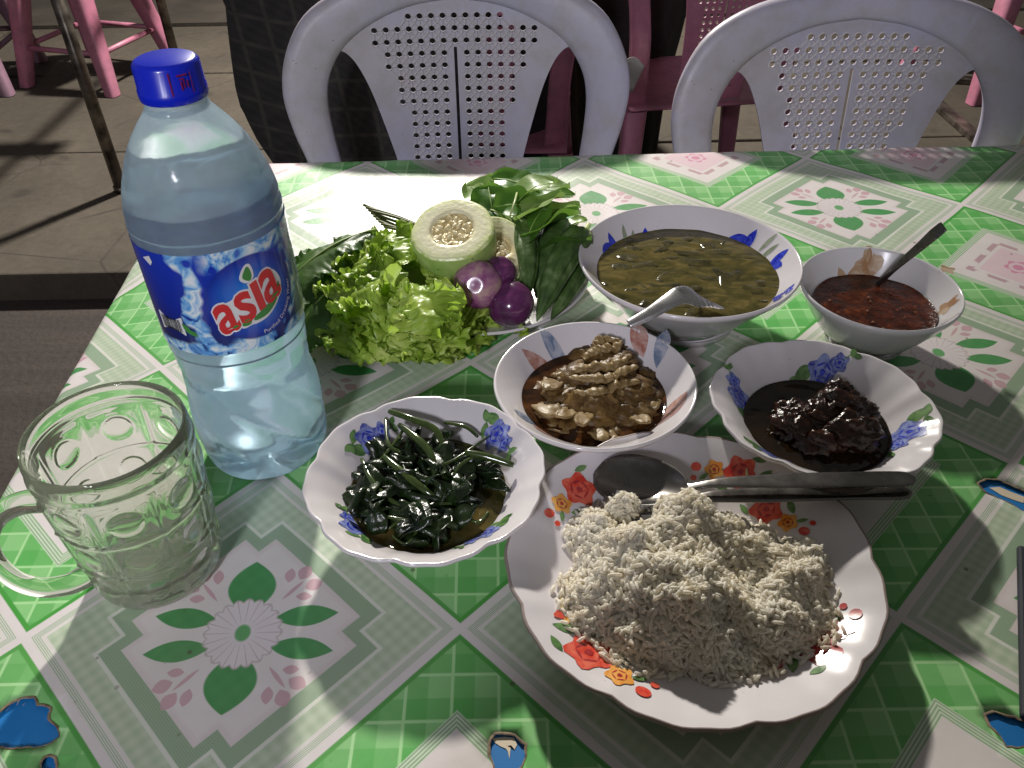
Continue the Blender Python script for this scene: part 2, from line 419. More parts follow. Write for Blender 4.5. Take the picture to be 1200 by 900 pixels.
# ------------------------------------------------------------------ crockery
def ceramic(name, base=(.74, .70, .72)):
    m = Mat(name, base, .12); m.p.inputs['Coat Weight'].default_value = .4; m.p.inputs['Coat Roughness'].default_value = .04
    n = m.noise(22, 5, .6); sp = m.voro(150).lt(.05, .03) * m.noise(20, 2).gt(.58, .05)
    c = m.ramp(n, [(.3, tuple(x * .93 for x in base)), (.7, base)]); m.color(m.mix(sp * .6, c, (.12, .09, .07)))
    m.set('Roughness', .10 + n * .12); m.bump(m.noise(11, 3), .25, .0015)
    return m.m
CER = ceramic('glazed_ceramic'); CERW = ceramic('glazed_ceramic_grey', (.66, .64, .65))
RIMM = Mat('worn_rim_line', (.30, .24, .22), .3).m
class Dish:
    def __init__(s, name, c, R, prof, lobes, label, cat, group=None, rz=0, thick=.0032, rim_line=None, foot=.5, oval=0, mat=None):
        s.c = Vector((c[0], c[1], .0008)); s.prof = prof; s.lobes = lobes; s.R = R; s.rz = rz; s.oval = oval
        s.t = thing(name, s.c, label, cat, group)
        N = 144; out = []
        ins = [(r, z) for r, z in prof]
        # finer profile
        fine = []
        for (a, b), (c_, d) in zip(ins, ins[1:]):
            k = 4
            for i in range(k): fine.append((lerp(a, c_, i / k), lerp(b, d, i / k)))
        fine.append(ins[-1])
        fine = smooth_poly(ins, 5, closed=False); fine[0] = (0.0004, ins[0][1])
        outer = [(r + thick * .55 if r > .01 else r, max(.0012 if r > R * foot else .003, z - thick)) for r, z in reversed(fine)]
        rim = [(fine[-1][0] + thick * .35, fine[-1][1] + thick * .12), (fine[-1][0] + thick * .62, fine[-1][1] - thick * .4)]
        foot_ring = []
        full = fine + rim
        for r, z in outer[1:]:
            full.append((r, z))
        s.fine = fine
        b = MB(); M_ = len(full)
        vs = []
        for (r, z) in full:
            for k in range(N):
                th = 2 * PI * k / N; vs.append(s.pt(r, th, z))
        fs = []; ms = []
        for j in range(M_ - 1):
            for k in range(N):
                k2 = (k + 1) % N; fs.append((j * N + k, j * N + k2, (j + 1) * N + k2, (j + 1) * N + k))
                ms.append(1 if rim_line and len(fine) - 1 <= j <= len(fine) + 0 else 0)
        b.v = vs; b.f = fs + [tuple(range(N - 1, -1, -1)), tuple((M_ - 1) * N + k for k in range(N))]; b.m = ms + [0, 0]
        o = b.build('dish_body', [mat or CER, RIMM], s.t); fixn(o)
        # foot ring standing on the cloth
        fb = MB(); fr = R * foot
        for_ = [(fr - .003, .004), (fr - .0025, -.0008), (fr + .0008, -.0008), (fr + .003, .006)]
        vs = [s.pt(r, 2 * PI * k / N, z, True) for r, z in for_ for k in range(N)]
        fb.add(vs, [(j * N + k, j * N + (k + 1) % N, (j + 1) * N + (k + 1) % N, (j + 1) * N + k) for j in range(3) for k in range(N)])
        fb.build('foot_ring', mat or CER, s.t)
    def f(s, th):
        n, a, ph = s.lobes
        if n == 0: return 1
        q = math.cos(n * (th - ph)); return 1 + a * (abs(math.cos(n * .5 * (th - ph))) ** .8 * 2 - 1.2) + a * .25 * math.cos(3 * n * (th - ph)) + s.oval * math.cos(2 * (th - s.rz))
    def pt(s, r, th, z, plain=False):
        if not plain:
            k = max(0, min(1, (r / s.R - .35) / .6)); k = k * k; r = r * lerp(1, s.f(th), k)
        return Vector((r * math.cos(th), r * math.sin(th), z))
    def z(s, r): return interp(s.fine, r)
    def surf(s, r, th, off=.0003):
        p = s.pt(r, th, s.z(r)); return p + Vector((0, 0, off))
    def inv(s, x, y):
        th = math.atan2(y, x); return math.hypot(x, y), th
    def stamp(s, polys, name='painted_flower', off=.00035):
        """flat print laid on the glaze; polys = [(outline points in dish xy, material)]"""
        b = MB(); mats = []
        for i, (P, mat) in enumerate(polys):
            if mat not in mats: mats.append(mat)
            n = len(P); cx = sum(p[0] for p in P) / n; cy = sum(p[1] for p in P) / n
            vs = []
            for t in (0, .34, .67, 1):
                for p in P:
                    x, y = lerp(cx, p[0], t), lerp(cy, p[1], t); r, th = s.inv(x, y)
                    k = max(0, min(1, (r / s.R - .35) / .6)); k = k * k; r0 = r / lerp(1, s.f(th), k)
                    vs.append(Vector((x, y, s.z(min(r0, s.R)) + off + i * .000025)))
            fs = [(j * n + k, j * n + (k + 1) % n, (j + 1) * n + (k + 1) % n, (j + 1) * n + k) for j in range(3) for k in range(n)]
            b.add(vs, fs, mats.index(mat))
        return b.build(name, mats, s.t)
def print_mat(name, a, b, scale=90):
    m = Mat(name, a, .16); m.p.inputs['Coat Weight'].default_value = .4
    n = m.noise(scale, 4, .6, dist=1.2); m.color(m.ramp(n, [(.36, a), (.62, b)])); return m.m
PR_RED = print_mat('print_red', (.62, .035, .02), (.78, .16, .10)); PR_OR = print_mat('print_orange', (.75, .25, .03), (.82, .45, .12))
PR_GR = print_mat('print_green', (.05, .13, .035), (.16, .30, .10)); PR_BL = print_mat('print_blue', (.05, .06, .34), (.30, .36, .66), 140)
PR_DBL = print_mat('print_cobalt', (.01, .02, .42), (.05, .08, .62), 160); PR_GY = print_mat('print_sage', (.22, .27, .17), (.34, .38, .27))
PR_PK = print_mat('print_pink', (.70, .30, .30), (.80, .50, .46)); PR_YL = print_mat('print_yellow', (.80, .62, .25), (.84, .72, .40))
PR_DR = print_mat('print_dark_red', (.30, .02, .03), (.50, .05, .05))
def blob(cx, cy, r, n=20, k=5, a=.18, ph=0, sq=1, ang=0):
    out = []
    for i in range(n):
        t = 2 * PI * i / n; q = r * (1 + a * math.cos(k * t + ph)); x, y = q * math.cos(t), q * math.sin(t) * sq
        out.append((cx + x * math.cos(ang) - y * math.sin(ang), cy + x * math.sin(ang) + y * math.cos(ang)))
    return out
def leafp(cx, cy, L, W, ang, n=8):
    out = []
    for i in range(n): t = -1 + 2 * i / n; out.append((t * L, W * (1 - t * t)))
    for i in range(n): t = 1 - 2 * i / n; out.append((t * L, -W * (1 - t * t)))
    return [(cx + x * math.cos(ang) - y * math.sin(ang), cy + x * math.sin(ang) + y * math.cos(ang)) for x, y in out]
def spray(ox, oy, ang, sc_, items):
    """items in a local frame turned by ang and scaled"""
    out = []
    for P, m in items:
        out.append(([(ox + sc_ * (x * math.cos(ang) - y * math.sin(ang)), oy + sc_ * (x * math.sin(ang) + y * math.cos(ang))) for x, y in P], m))
    return out
def rose(main, dark, r=1.0, cx=0, cy=0):
    it = [(blob(cx, cy, r, 24, 5, .16), main)]
    for k in range(5):
        a = k * 1.256 + .4; it.append((leafp(cx + .48 * r * math.cos(a), cy + .48 * r * math.sin(a), .34 * r, .07 * r, a + 1.57), dark))
    it.append((blob(cx, cy, .2 * r, 10, 3, .1), dark)); return it

# rice plate
def local(d, u, v, z): p = at(u, v, z) - d.c; return p.x, p.y
RP = Dish('dinner_plate', (.4135, .0285), .1115, [(0, .0075), (.030, .0075), (.056, .0085), (.072, .0125), (.090, .020), (.104, .0265), (.1115, .0295)], (9, .016, .3),
          'white scalloped plate with red and orange flowers, nearest, piled with rice', 'plate', rz=0, rim_line=True, oval=.004)
red_spray = [(leafp(-1.5, .5, .7, .28, .5), PR_GR), (leafp(1.35, .9, .6, .25, 2.4), PR_GR), (leafp(-1.3, -.7, .5, .2, -.4), PR_GR)] + rose(PR_RED, PR_DR, 1.05, 0, 0) + rose(PR_OR, PR_DR, .62, 1.75, -.25) \
    + [(blob(3.0, -.4, .34, 12, 2, .1), PR_RED), (blob(3.2, .35, .2, 12, 2, .1), PR_RED), (leafp(2.5, .25, .4, .14, .6), PR_GR), (blob(-1.7, 1.1, .3, 12, 3, .2), PR_OR), (blob(-2.2, .9, .25, 12, 3, .2), PR_RED), (leafp(-2.5, 1.6, .5, .1, 2.2), PR_YL)]
def spray_at(d, u, v, z, u2, v2, scale, items, name='painted_flower', flip=False):
    a = local(d, u, v, z); b = local(d, u2, v2, z); ang = math.atan2(b[1] - a[1], b[0] - a[0])
    if flip: items = [([(x, -y) for x, y in P], m) for P, m in items]
    d.stamp(spray(a[0], a[1], ang, scale, items), name)
spray_at(RP, 690, 765, .021, 740, 795, .0125, red_spray)
spray_at(RP, 679, 572, .023, 655, 600, .0105, red_spray)
spray_at(RP, 868, 551, .024, 830, 549, .0100, red_spray)
spray_at(RP, 900, 589, .023, 925, 602, .0095, red_spray)
spray_at(RP, 958, 760, .020, 990, 722, .0110, [(P, {PR_RED: PR_DR, PR_OR: PR_PK}.get(m, m)) for P, m in red_spray])

bowl_prof = lambda R, H: [(0, .0075), (.028, .0075), (.042, .013), (.054, .026), (.066, .037), (R, H)]
GB = Dish('greens_bowl', (.2462, .0915), .0765, bowl_prof(.0765, .044), (8, .022, .2), 'white lobed dish with blue roses holding dark cooked greens, beside the bottle', 'bowl', 'white serving dishes', oval=.012)
CB = Dish('curry_bowl', (.3675, .1850), .0745, bowl_prof(.0745, .044), (0, 0, 0), 'white round dish with blurred red and blue brush marks, holding the brown fish curry', 'bowl', 'white serving dishes')
DB = Dish('dark_curry_bowl', (.5300, .1530), .0765, bowl_prof(.0765, .044), (8, .022, -.25), 'white lobed dish with blue roses and green leaves holding the nearly black meat', 'bowl', 'white serving dishes', oval=.018, rz=-.5)
SB = Dish('soup_bowl', (.4620, .3300), .0945, [(0, .010), (.035, .010), (.055, .020), (.070, .036), (.084, .052), (.0945, .064)], (0, 0, 0), 'large white bowl with cobalt blue flowers full of brown green soup', 'bowl', 'white serving dishes')
UB = Dish('sauce_bowl', (.6165, .2880), .0640, [(0, .009), (.024, .009), (.038, .017), (.048, .030), (.057, .044), (.0640, .056)], (0, 0, 0), 'small plain cream bowl of dark red sauce, rightmost of the bowls', 'bowl', 'white serving dishes', mat=CERW)
VP = Dish('vegetable_plate', (.2790, .3800), .1000, [(0, .006), (.04, .006), (.062, .0085), (.082, .015), (.100, .0215)], (0, 0, 0), 'white plate under the pile of raw vegetables', 'plate')
blue_spray = [(leafp(-1.3, .2, .8, .42, .3), PR_GR), (leafp(-1.0, -.7, .6, .3, -.7), PR_GR), (leafp(-1.9, -.2, .55, .28, -.2), PR_GR)] + rose(PR_BL, PR_DBL, 1.0) + rose(PR_BL, PR_DBL, .6, 1.2, .2) + [(leafp(2.2, .5, .4, .22, 1.2), PR_GR), (leafp(2.4, .1, .35, .2, -.5), PR_GR), (leafp(1.8, .35, .4, .05, .2), PR_GR)]
spray_at(GB, 433, 515, .034, 470, 490, .0088, blue_spray, flip=True)
spray_at(GB, 582, 512, .034, 600, 545, .0088, blue_spray)
spray_at(GB, 568, 622, .034, 520, 645, .0088, blue_spray)
spray_at(GB, 415, 612, .034, 390, 585, .0085, blue_spray, flip=True)
spray_at(DB, 965, 432, .034, 1015, 430, .0105, blue_spray)
spray_at(DB, 1066, 505, .034, 1050, 525, .0105, blue_spray, flip=True)
spray_at(DB, 868, 462, .034, 855, 440, .0095, blue_spray)
spray_at(DB, 905, 535, .034, 940, 552, .0095, blue_spray)
cobalt = [(leafp(-.6, .3, 1.0, .42, .5), PR_DBL), (leafp(.4, .6, .8, .4, 1.5), PR_DBL), (leafp(.9, -.1, .8, .35, -.3), PR_DBL), (leafp(0, -.5, .8, .3, .1), PR_DBL), (leafp(2.0, .9, .7, .2, 1.1), PR_GY), (leafp(2.6, .4, .7, .2, .9), PR_GY), (leafp(3.8, .0, .7, .36, 1.0), PR_DBL), (leafp(4.1, -.5, .6, .3, -.2), PR_DBL)]
spray_at(SB, 722, 281, .057, 755, 266, .0110, cobalt)
spray_at(SB, 868, 276, .057, 908, 296, .0115, cobalt)
spray_at(SB, 918, 345, .057, 928, 335, .008, cobalt[:4])
stain = print_mat('sauce_stain', (.34, .18, .08), (.56, .44, .32), 50); br_red = print_mat('brush_red', (.38, .14, .10), (.60, .42, .38), 60); br_bl = print_mat('brush_blue', (.12, .18, .30), (.44, .46, .54), 60)
for (u, v, du, dv, L, W, mt) in ((650, 408, 12, 8, .020, .006, br_bl), (636, 422, 14, 3, .018, .007, br_red), (748, 402, 5, 12, .017, .007, br_red), (775, 413, -5, 14, .018, .006, br_bl), (617, 487, 10, 3, .010, .006, br_bl), (787, 478, -12, 9, .018, .007, br_red), (640, 500, 12, 6, .012, .006, br_red)):
    a = local(CB, u, v, .035); b = local(CB, u + du, v + dv, .035); CB.stamp([(leafp(a[0], a[1], L, W, math.atan2(b[1] - a[1], b[0] - a[0])), mt)], 'brush_mark')
for (u, v, r, k) in ((1000, 318, .011, 5), (1018, 310, .010, 4), (985, 322, .008, 3), (1105, 330, .006, 4), (1110, 358, .006, 5)):
    a = local(UB, u, v, .045); UB.stamp([(blob(a[0], a[1], r, 22, k, .3, u), stain)], 'sauce_stain')

# ------------------------------------------------------------------ food
def liquid(d, z, R, name, mat, label, cat, amp=.0004):
    b = MB(); N = 72
    def fn(u, v):
        r = R * max(v, .002) ** .8; th = 2 * PI * u; e = max(0, (v - .93) / .07)
        return (r * math.cos(th), r * math.sin(th), z + amp * mn.noise((r * math.cos(th) * 60, r * math.sin(th) * 60, 1)) + .0009 * e * e)
    b.grid(fn, N, 26, closed_u=True)
    o = b.build(name, mat, None, loc=d.c); return o
# --- soup
ms = Mat('soup_liquid', (.12, .085, .03), .08); v = ms.coord('Object', (30, 70, 30))
n = ms.noise(1.0, 6, .62, vec=v, dist=1.6); n2 = ms.noise(55, 4)
ms.color(ms.ramp(n * .7 + n2 * .3, [(.32, (.030, .030, .009)), (.47, (.080, .068, .020)), (.6, (.150, .115, .036)), (.75, (.25, .18, .06))])); ms.bump(n + n2 * .5, .5, .0012)
ms.p.inputs['Specular IOR Level'].default_value = .7
SOUP = tag(liquid(SB, .0465, .0815, 'soup', ms.m, '', ''), 'brown green leaf soup filling the large cobalt flowered bowl', 'soup')
mg = Mat('soaked_leaf', (.06, .055, .02), .18); mg.color(mg.ramp(mg.noise(70, 5), [(.3, (.022, .022, .008)), (.6, (.075, .062, .020)), (.8, (.14, .10, .035))])); mg.bump(mg.noise(240, 3), .4, .001)
rn = random.Random(5); b = MB()
for i in range(46):
    r = .076 * math.sqrt(rn.random()); a = rn.random() * 2 * PI; L = rn.uniform(.012, .030); W = rn.uniform(.0015, .0075); an = rn.gauss(.0, .55) + (PI if rn.random() < .5 else 0); cx, cy = r * math.cos(a), r * math.sin(a); bend = rn.uniform(-.6, .6)
    if math.hypot(cx, cy) + L > .078: L *= .4
    if cx > 0 and cy < -.03 and rn.random() < .5: continue
    def fn(u, v, cx=cx, cy=cy, L=L, W=W, an=an, bend=bend, i=i):
        t = -1 + 2 * u; s = (v - .5) * 2 * W * (1 - t ** 4); aa = an + bend * t
        return (cx + t * L * math.cos(aa) - s * math.sin(aa), cy + t * L * math.sin(aa) + s * math.cos(aa), .0464 + .0005 * math.cos((v - .5) * 3) * (1 - t * t) - .0009 * t * t + .0006 * mn.noise((t * 3 + i, v * 2, 3)))
    b.grid(fn, 12, 5)
lv = b.build('floating_leaves', mg.m, SOUP); lv['kind'] = 'stuff'; solid(lv, .0005)
# --- sauce
mu = Mat('chilli_sauce', (.05, .012, .004), .12); n = mu.noise(85, 5, .7); fl = mu.voro(130).lt(.16, .08) * mu.noise(30, 2).gt(.5, .1)
mu.color(mu.mix(fl * .65, mu.ramp(n, [(.35, (.016, .004, .0015)), (.55, (.070, .013, .003)), (.72, (.18, .040, .008))]), (.24, .07, .02))); mu.bump(n, .8, .0025)
SAU = tag(liquid(UB, .0355, .0505, 'chilli_sauce', mu.m, '', '', .001), 'dark red chilli sauce in the small plain bowl', 'sauce')
rn = random.Random(8); b = MB(); mfl = noisy('chilli_flake', (.12, .03, .012), (.30, .13, .07), 200, .3)
for i in range(12):
    r = .045 * math.sqrt(rn.random()); a = rn.random() * 2 * PI; s = rn.uniform(.0006, .0018)
    b.tube([(r * math.cos(a) - s, r * math.sin(a), .0358), (r * math.cos(a), r * math.sin(a) + s * rn.uniform(-1, 1), .0366), (r * math.cos(a) + s, r * math.sin(a), .0358)], [s * .5, s * .9, s * .5], 5)
fk = b.build('chilli_flakes', mfl, SAU); fk['kind'] = 'stuff'

# --- lumpy foods
def lump_mat(name, cols, sc1, sc2, rough=.25, bump=.9, dist=.0022, spec=.6):
    m = Mat(name, cols[0], rough); n = m.noise(sc1, 6, .65); n2 = m.noise(sc2, 4, .7)
    m.color(m.ramp(n * .6 + n2 * .4, [(.34 + .14 * i, c) for i, c in enumerate(cols)])); m.bump(n2 + n * .5, bump, dist); m.p.inputs['Specular IOR Level'].default_value = spec
    return m.m
def lump(cx, cy, cz, rx, ry, rz_, seed, mb, n=16, amp=.3, fr=2.2, mat=0):
    def fn(u, v):
        th = 2 * PI * u; ph = PI * v; d = Vector((math.sin(ph) * math.cos(th), math.sin(ph) * math.sin(th), math.cos(ph)))
        k = 1 + amp * mn.noise((d.x * fr + seed, d.y * fr, d.z * fr)) + amp * .5 * mn.noise((d.x * fr * 3 + seed, d.y * fr * 3, d.z * fr * 3))
        return (cx + d.x * rx * k, cy + d.y * ry * k, cz + d.z * rz_ * k)
    mb.grid(fn, n, n // 2 + 3, closed_u=True, mat=mat)
# curry in the middle bowl
oil = Mat('orange_oil', (.20, .06, .015), .06); n = oil.noise(60, 4, .6); oil.color(oil.ramp(n, [(.35, (.016, .008, .004)), (.55, (.060, .022, .007)), (.78, (.20, .08, .024))])); oil.bump(n, .5, .0012)
mc = lump_mat('brown_curry', [(.035, .017, .006), (.10, .055, .017), (.20, .12, .038), (.32, .21, .08)], 45, 150, .40, .6, .0016, .3)
mc2 = lump_mat('pale_slice', [(.10, .060, .022), (.22, .145, .060), (.34, .25, .12), (.45, .36, .20)], 45, 140, .42, .45, .0010, .28)
CUR = thing('brown_curry', CB.c, 'ridged brown fish curry with pale slices in orange oil, in the middle dish', 'curry')
liquid(CB, .0270, .0552, 'orange_oil', oil.m, '', '').parent = CUR
CUR.children[0].location = (0, 0, 0)
b = MB(); rn = random.Random(2)
cl = lambda u, v, z: at(u, v, z) - CB.c
for (u, v, z, r) in ((700, 470, .024, .020), (690, 440, .026, .018), (715, 425, .030, .018), (735, 455, .026, .018), (665, 460, .022, .014), (740, 480, .022, .015), (712, 408, .026, .013), (700, 490, .018, .016), (665, 440, .02, .012), (755, 465, .018, .014), (725, 500, .016, .015), (650, 485, .018, .015), (645, 455, .018, .013), (675, 500, .016, .015), (750, 440, .02, .013), (760, 485, .016, .013), (690, 415, .02, .014)):
    p = cl(u, v, z + .008); lump(p.x, p.y, p.z - .004, r * 1.25, r * 1.05, r * .62, u, b, 34, .32, 2.6)
b.build('curry_mass', mc, CUR)
for k, (u0, v0, u1, v1, z) in enumerate(((684, 424, 728, 402, .038), (672, 440, 742, 420, .039), (668, 448, 750, 436, .038), (672, 462, 752, 452, .034), (680, 474, 748, 466, .029), (690, 412, 722, 398, .038))):
    a, c = cl(u0, v0, z + .004), cl(u1, v1, z + .004); q = MB()
    def fn(s, t, a=a, c=c, k=k):
        th = 2 * PI * s; p = a.lerp(c, t); d = (c - a).normalized(); nrm = Vector((-d.y, d.x, 0)); w_ = .0050 * (math.sin(PI * min(1, max(.02, t))) ** .4) * (1 + .35 * mn.noise((t * 7, k * 3.1, s)))
        p = p + nrm * (.0035 * math.sin(t * 6 + k)) + nrm * math.cos(th) * w_ + Vector((0, 0, math.sin(th) * w_ * .6 + .002 + .004 * mn.noise((t * 9, k, 1))))
        return p + Vector((mn.noise((p.x * 400, p.y * 400, k)), mn.noise((p.y * 400, p.x * 400, k)), mn.noise((p.x * 400, p.y * 400, k + 9)))) * .0009
    q.grid(fn, 18, 60, closed_u=True); q.build('curry_ridge', mc2, CUR)
for k, (u, v, z, L, W, an, ti) in enumerate(((685, 486, .030, .015, .006, 1.3, .5), (668, 481, .024, .012, .006, .9, .5), (640, 475, .022, .013, .009, 2.0, .3), (648, 447, .026, .010, .008, 1.2, .4), (748, 488, .024, .011, .006, 1.9, .6), (722, 508, .018, .008, .006, .4, .2), (650, 500, .018, .012, .005, 2.7, .1), (765, 470, .022, .009, .006, 1.2, .3), (700, 505, .02, .009, .006, 2, .3))):
    z = z + .010; p = cl(u, v, z); L *= 1.2; q = MB(); rot = Matrix.Rotation(an, 3, 'Z') @ Matrix.Rotation(ti, 3, 'Y')
    def fn(s, t, p=p, L=L, W=W, rot=rot, k=k):
        x = (s - .5) * 2; y = (t - .5) * 2; e = math.sqrt(max(0, 1 - (abs(x) ** 3)))
        return p + rot @ Vector((x * L, y * W * (.35 + .65 * e), .002 * mn.noise((x * 2 + k, y * 2, 4)) - .003 * x * x))
    q.grid(fn, 14, 8); solid(q.build('curry_slice', mc2, CUR), .0016)
# nearly black meat
mk = lump_mat('black_meat', [(.007, .003, .002), (.024, .009, .005), (.060, .021, .011), (.12, .045, .024)], 50, 190, .17, .6, .0018, .5)
mo = Mat('black_oil', (.01, .006, .002), .05); n = mo.noise(40, 3); mo.color(mo.ramp(n, [(.35, (.006, .004, .002)), (.7, (.022, .011, .004))])); mo.bump(n, .4, .001)
mo2 = Mat('amber_oil', (.30, .14, .02), .05).m
MEAT = thing('dark_meat_curry', DB.c, 'nearly black glistening chunks of meat curry in dark oil', 'curry')
q = liquid(DB, .0245, .0520, 'dark_oil', mo.m, '', ''); q.parent = MEAT; q.location = (-.002, -.002, 0)
cl2 = lambda u, v, z: at(u, v, z) - DB.c
for k, (u, v, z, r) in enumerate(((940, 492, .026, .019), (985, 470, .034, .019), (1000, 500, .028, .021), (960, 512, .022, .020), (920, 505, .018, .013), (1010, 478, .030, .013), (985, 450, .040, .010), (1010, 515, .020, .013), (930, 478, .024, .013), (965, 480, .032, .015))):
    p = cl2(u, v, z + .007); q = MB(); lump(p.x, p.y, p.z - .006, r, r * .85, r * .75, u, q, 48, .34, 2.6); q.build('meat_chunk', mk, MEAT)

# --- stir fried greens
GREENS = thing('stir_fried_greens', GB.c, 'dark glossy stir fried water spinach with stems in the blue rose dish', 'greens')
gj = Mat('greens_juice', (.14, .10, .03), .05); n = gj.noise(50, 4); gj.color(gj.ramp(n, [(.35, (.035, .035, .010)), (.6, (.10, .075, .022)), (.8, (.22, .15, .05))])); gj.bump(n, .4, .001)
q = liquid(GB, .0245, .0535, 'cooking_juice', gj.m, '', ''); q.parent = GREENS; q.location = (0, 0, 0)
ml = Mat('cooked_leaf', (.008, .016, .004), .26); ml.color(ml.ramp(ml.noise(60, 5), [(.3, (.003, .008, .002)), (.55, (.010, .022, .005)), (.78, (.034, .058, .014))])); ml.bump(ml.noise(140, 4, .6), .6, .0018); ml.p.inputs['Specular IOR Level'].default_value = .5
mst = Mat('cooked_stem', (.06, .09, .02), .14); mst.color(mst.ramp(mst.noise(40, 3), [(.3, (.024, .042, .010)), (.55, (.055, .085, .020)), (.8, (.12, .15, .045))])); mst.p.inputs['Specular IOR Level'].default_value = .7
rn = random.Random(11); b = MB()
for i in range(95):
    r = .044 * math.sqrt(rn.random()); a = rn.random() * 2 * PI; cx, cy = r * math.cos(a) - .003, r * math.sin(a)
    if cx > .022 and cy < -.004 and rn.random() < .75: continue
    z = .027 + .015 * max(0, 1 - (r / .05) ** 2) * rn.random() ** .5; L = rn.uniform(.011, .022); W = rn.uniform(.005, .011); rot = Matrix.Rotation(rn.random() * 6.28, 3, 'Z') @ Matrix.Rotation(rn.gauss(0, .45), 3, 'Y') @ Matrix.Rotation(rn.gauss(0, .5), 3, 'X')
    def fn(s, t, cx=cx, cy=cy, z=z, L=L, W=W, rot=rot, i=i):
        x = (s - .5) * 2; y = (t - .5) * 2; w_ = W * (1 - x * x * .85)
        return Vector((cx, cy, z)) + rot @ Vector((x * L, y * w_, .0050 * mn.noise((x * 1.3 + i * 7, y * 1.3, 4)) - .0045 * (x * x + .5 * y * y) + .0007 * mn.noise((x * 4 + i, y * 4, 4))))
    b.grid(fn, 14, 9)
q = b.build('wilted_leaves', ml.m, GREENS); q['kind'] = 'stuff'; solid(q, .0005)
cg = lambda u, v, z: at(u, v, z) - GB.c
STEMS = [([(456, 482, .044), (480, 490, .046), (510, 503, .044), (520, 525, .038)], .0028), ([(468, 498, .043), (490, 515, .045), (503, 530, .043), (510, 552, .040), (517, 577, .034)], .0032), ([(450, 535, .041), (470, 552, .042), (495, 572, .039), (514, 585, .034)], .0030),
         ([(424, 538, .036), (434, 560, .038), (448, 578, .037), (475, 597, .033)], .0022), ([(545, 530, .042), (570, 535, .041), (602, 545, .038)], .0030), ([(452, 490, .04), (455, 520, .042), (470, 530, .041)], .0016),
         ([(475, 500, .042), (458, 525, .041), (440, 545, .037)], .0014), ([(463, 632, .026), (480, 615, .030), (500, 595, .034), (530, 590, .033), (550, 600, .028)], .0015), ([(455, 620, .027), (475, 605, .032), (490, 600, .033)], .0014),
         ([(460, 628, .028), (475, 637, .028), (487, 625, .031), (495, 600, .033)], .0012), ([(515, 583, .036), (525, 575, .037), (535, 570, .036)], .0015), ([(530, 560, .038), (540, 545, .040), (555, 535, .041)], .0016), ([(430, 550, .034), (445, 540, .036), (452, 535, .038)], .0012),
         ([(500, 550, .04), (530, 540, .042), (560, 520, .04), (575, 510, .034)], .0012), ([(420, 600, .026), (450, 605, .033), (480, 610, .033)], .0013), ([(540, 600, .028), (560, 612, .026), (572, 600, .026)], .0014), ([(520, 495, .036), (545, 500, .038), (560, 512, .036)], .0016)]
for P, r in STEMS:
    q = MB(); pts = smooth_poly([tuple(cg(*p)) for p in P], 6, closed=False); n = len(pts)
    q.tube(pts, [r * .8 * (.75 + .35 * math.sin(PI * k / (n - 1)) ** .5 + .1 * mn.noise((k * .7, r * 999, 0))) for k in range(n)], 9); q.build('stem', mst.m, GREENS)

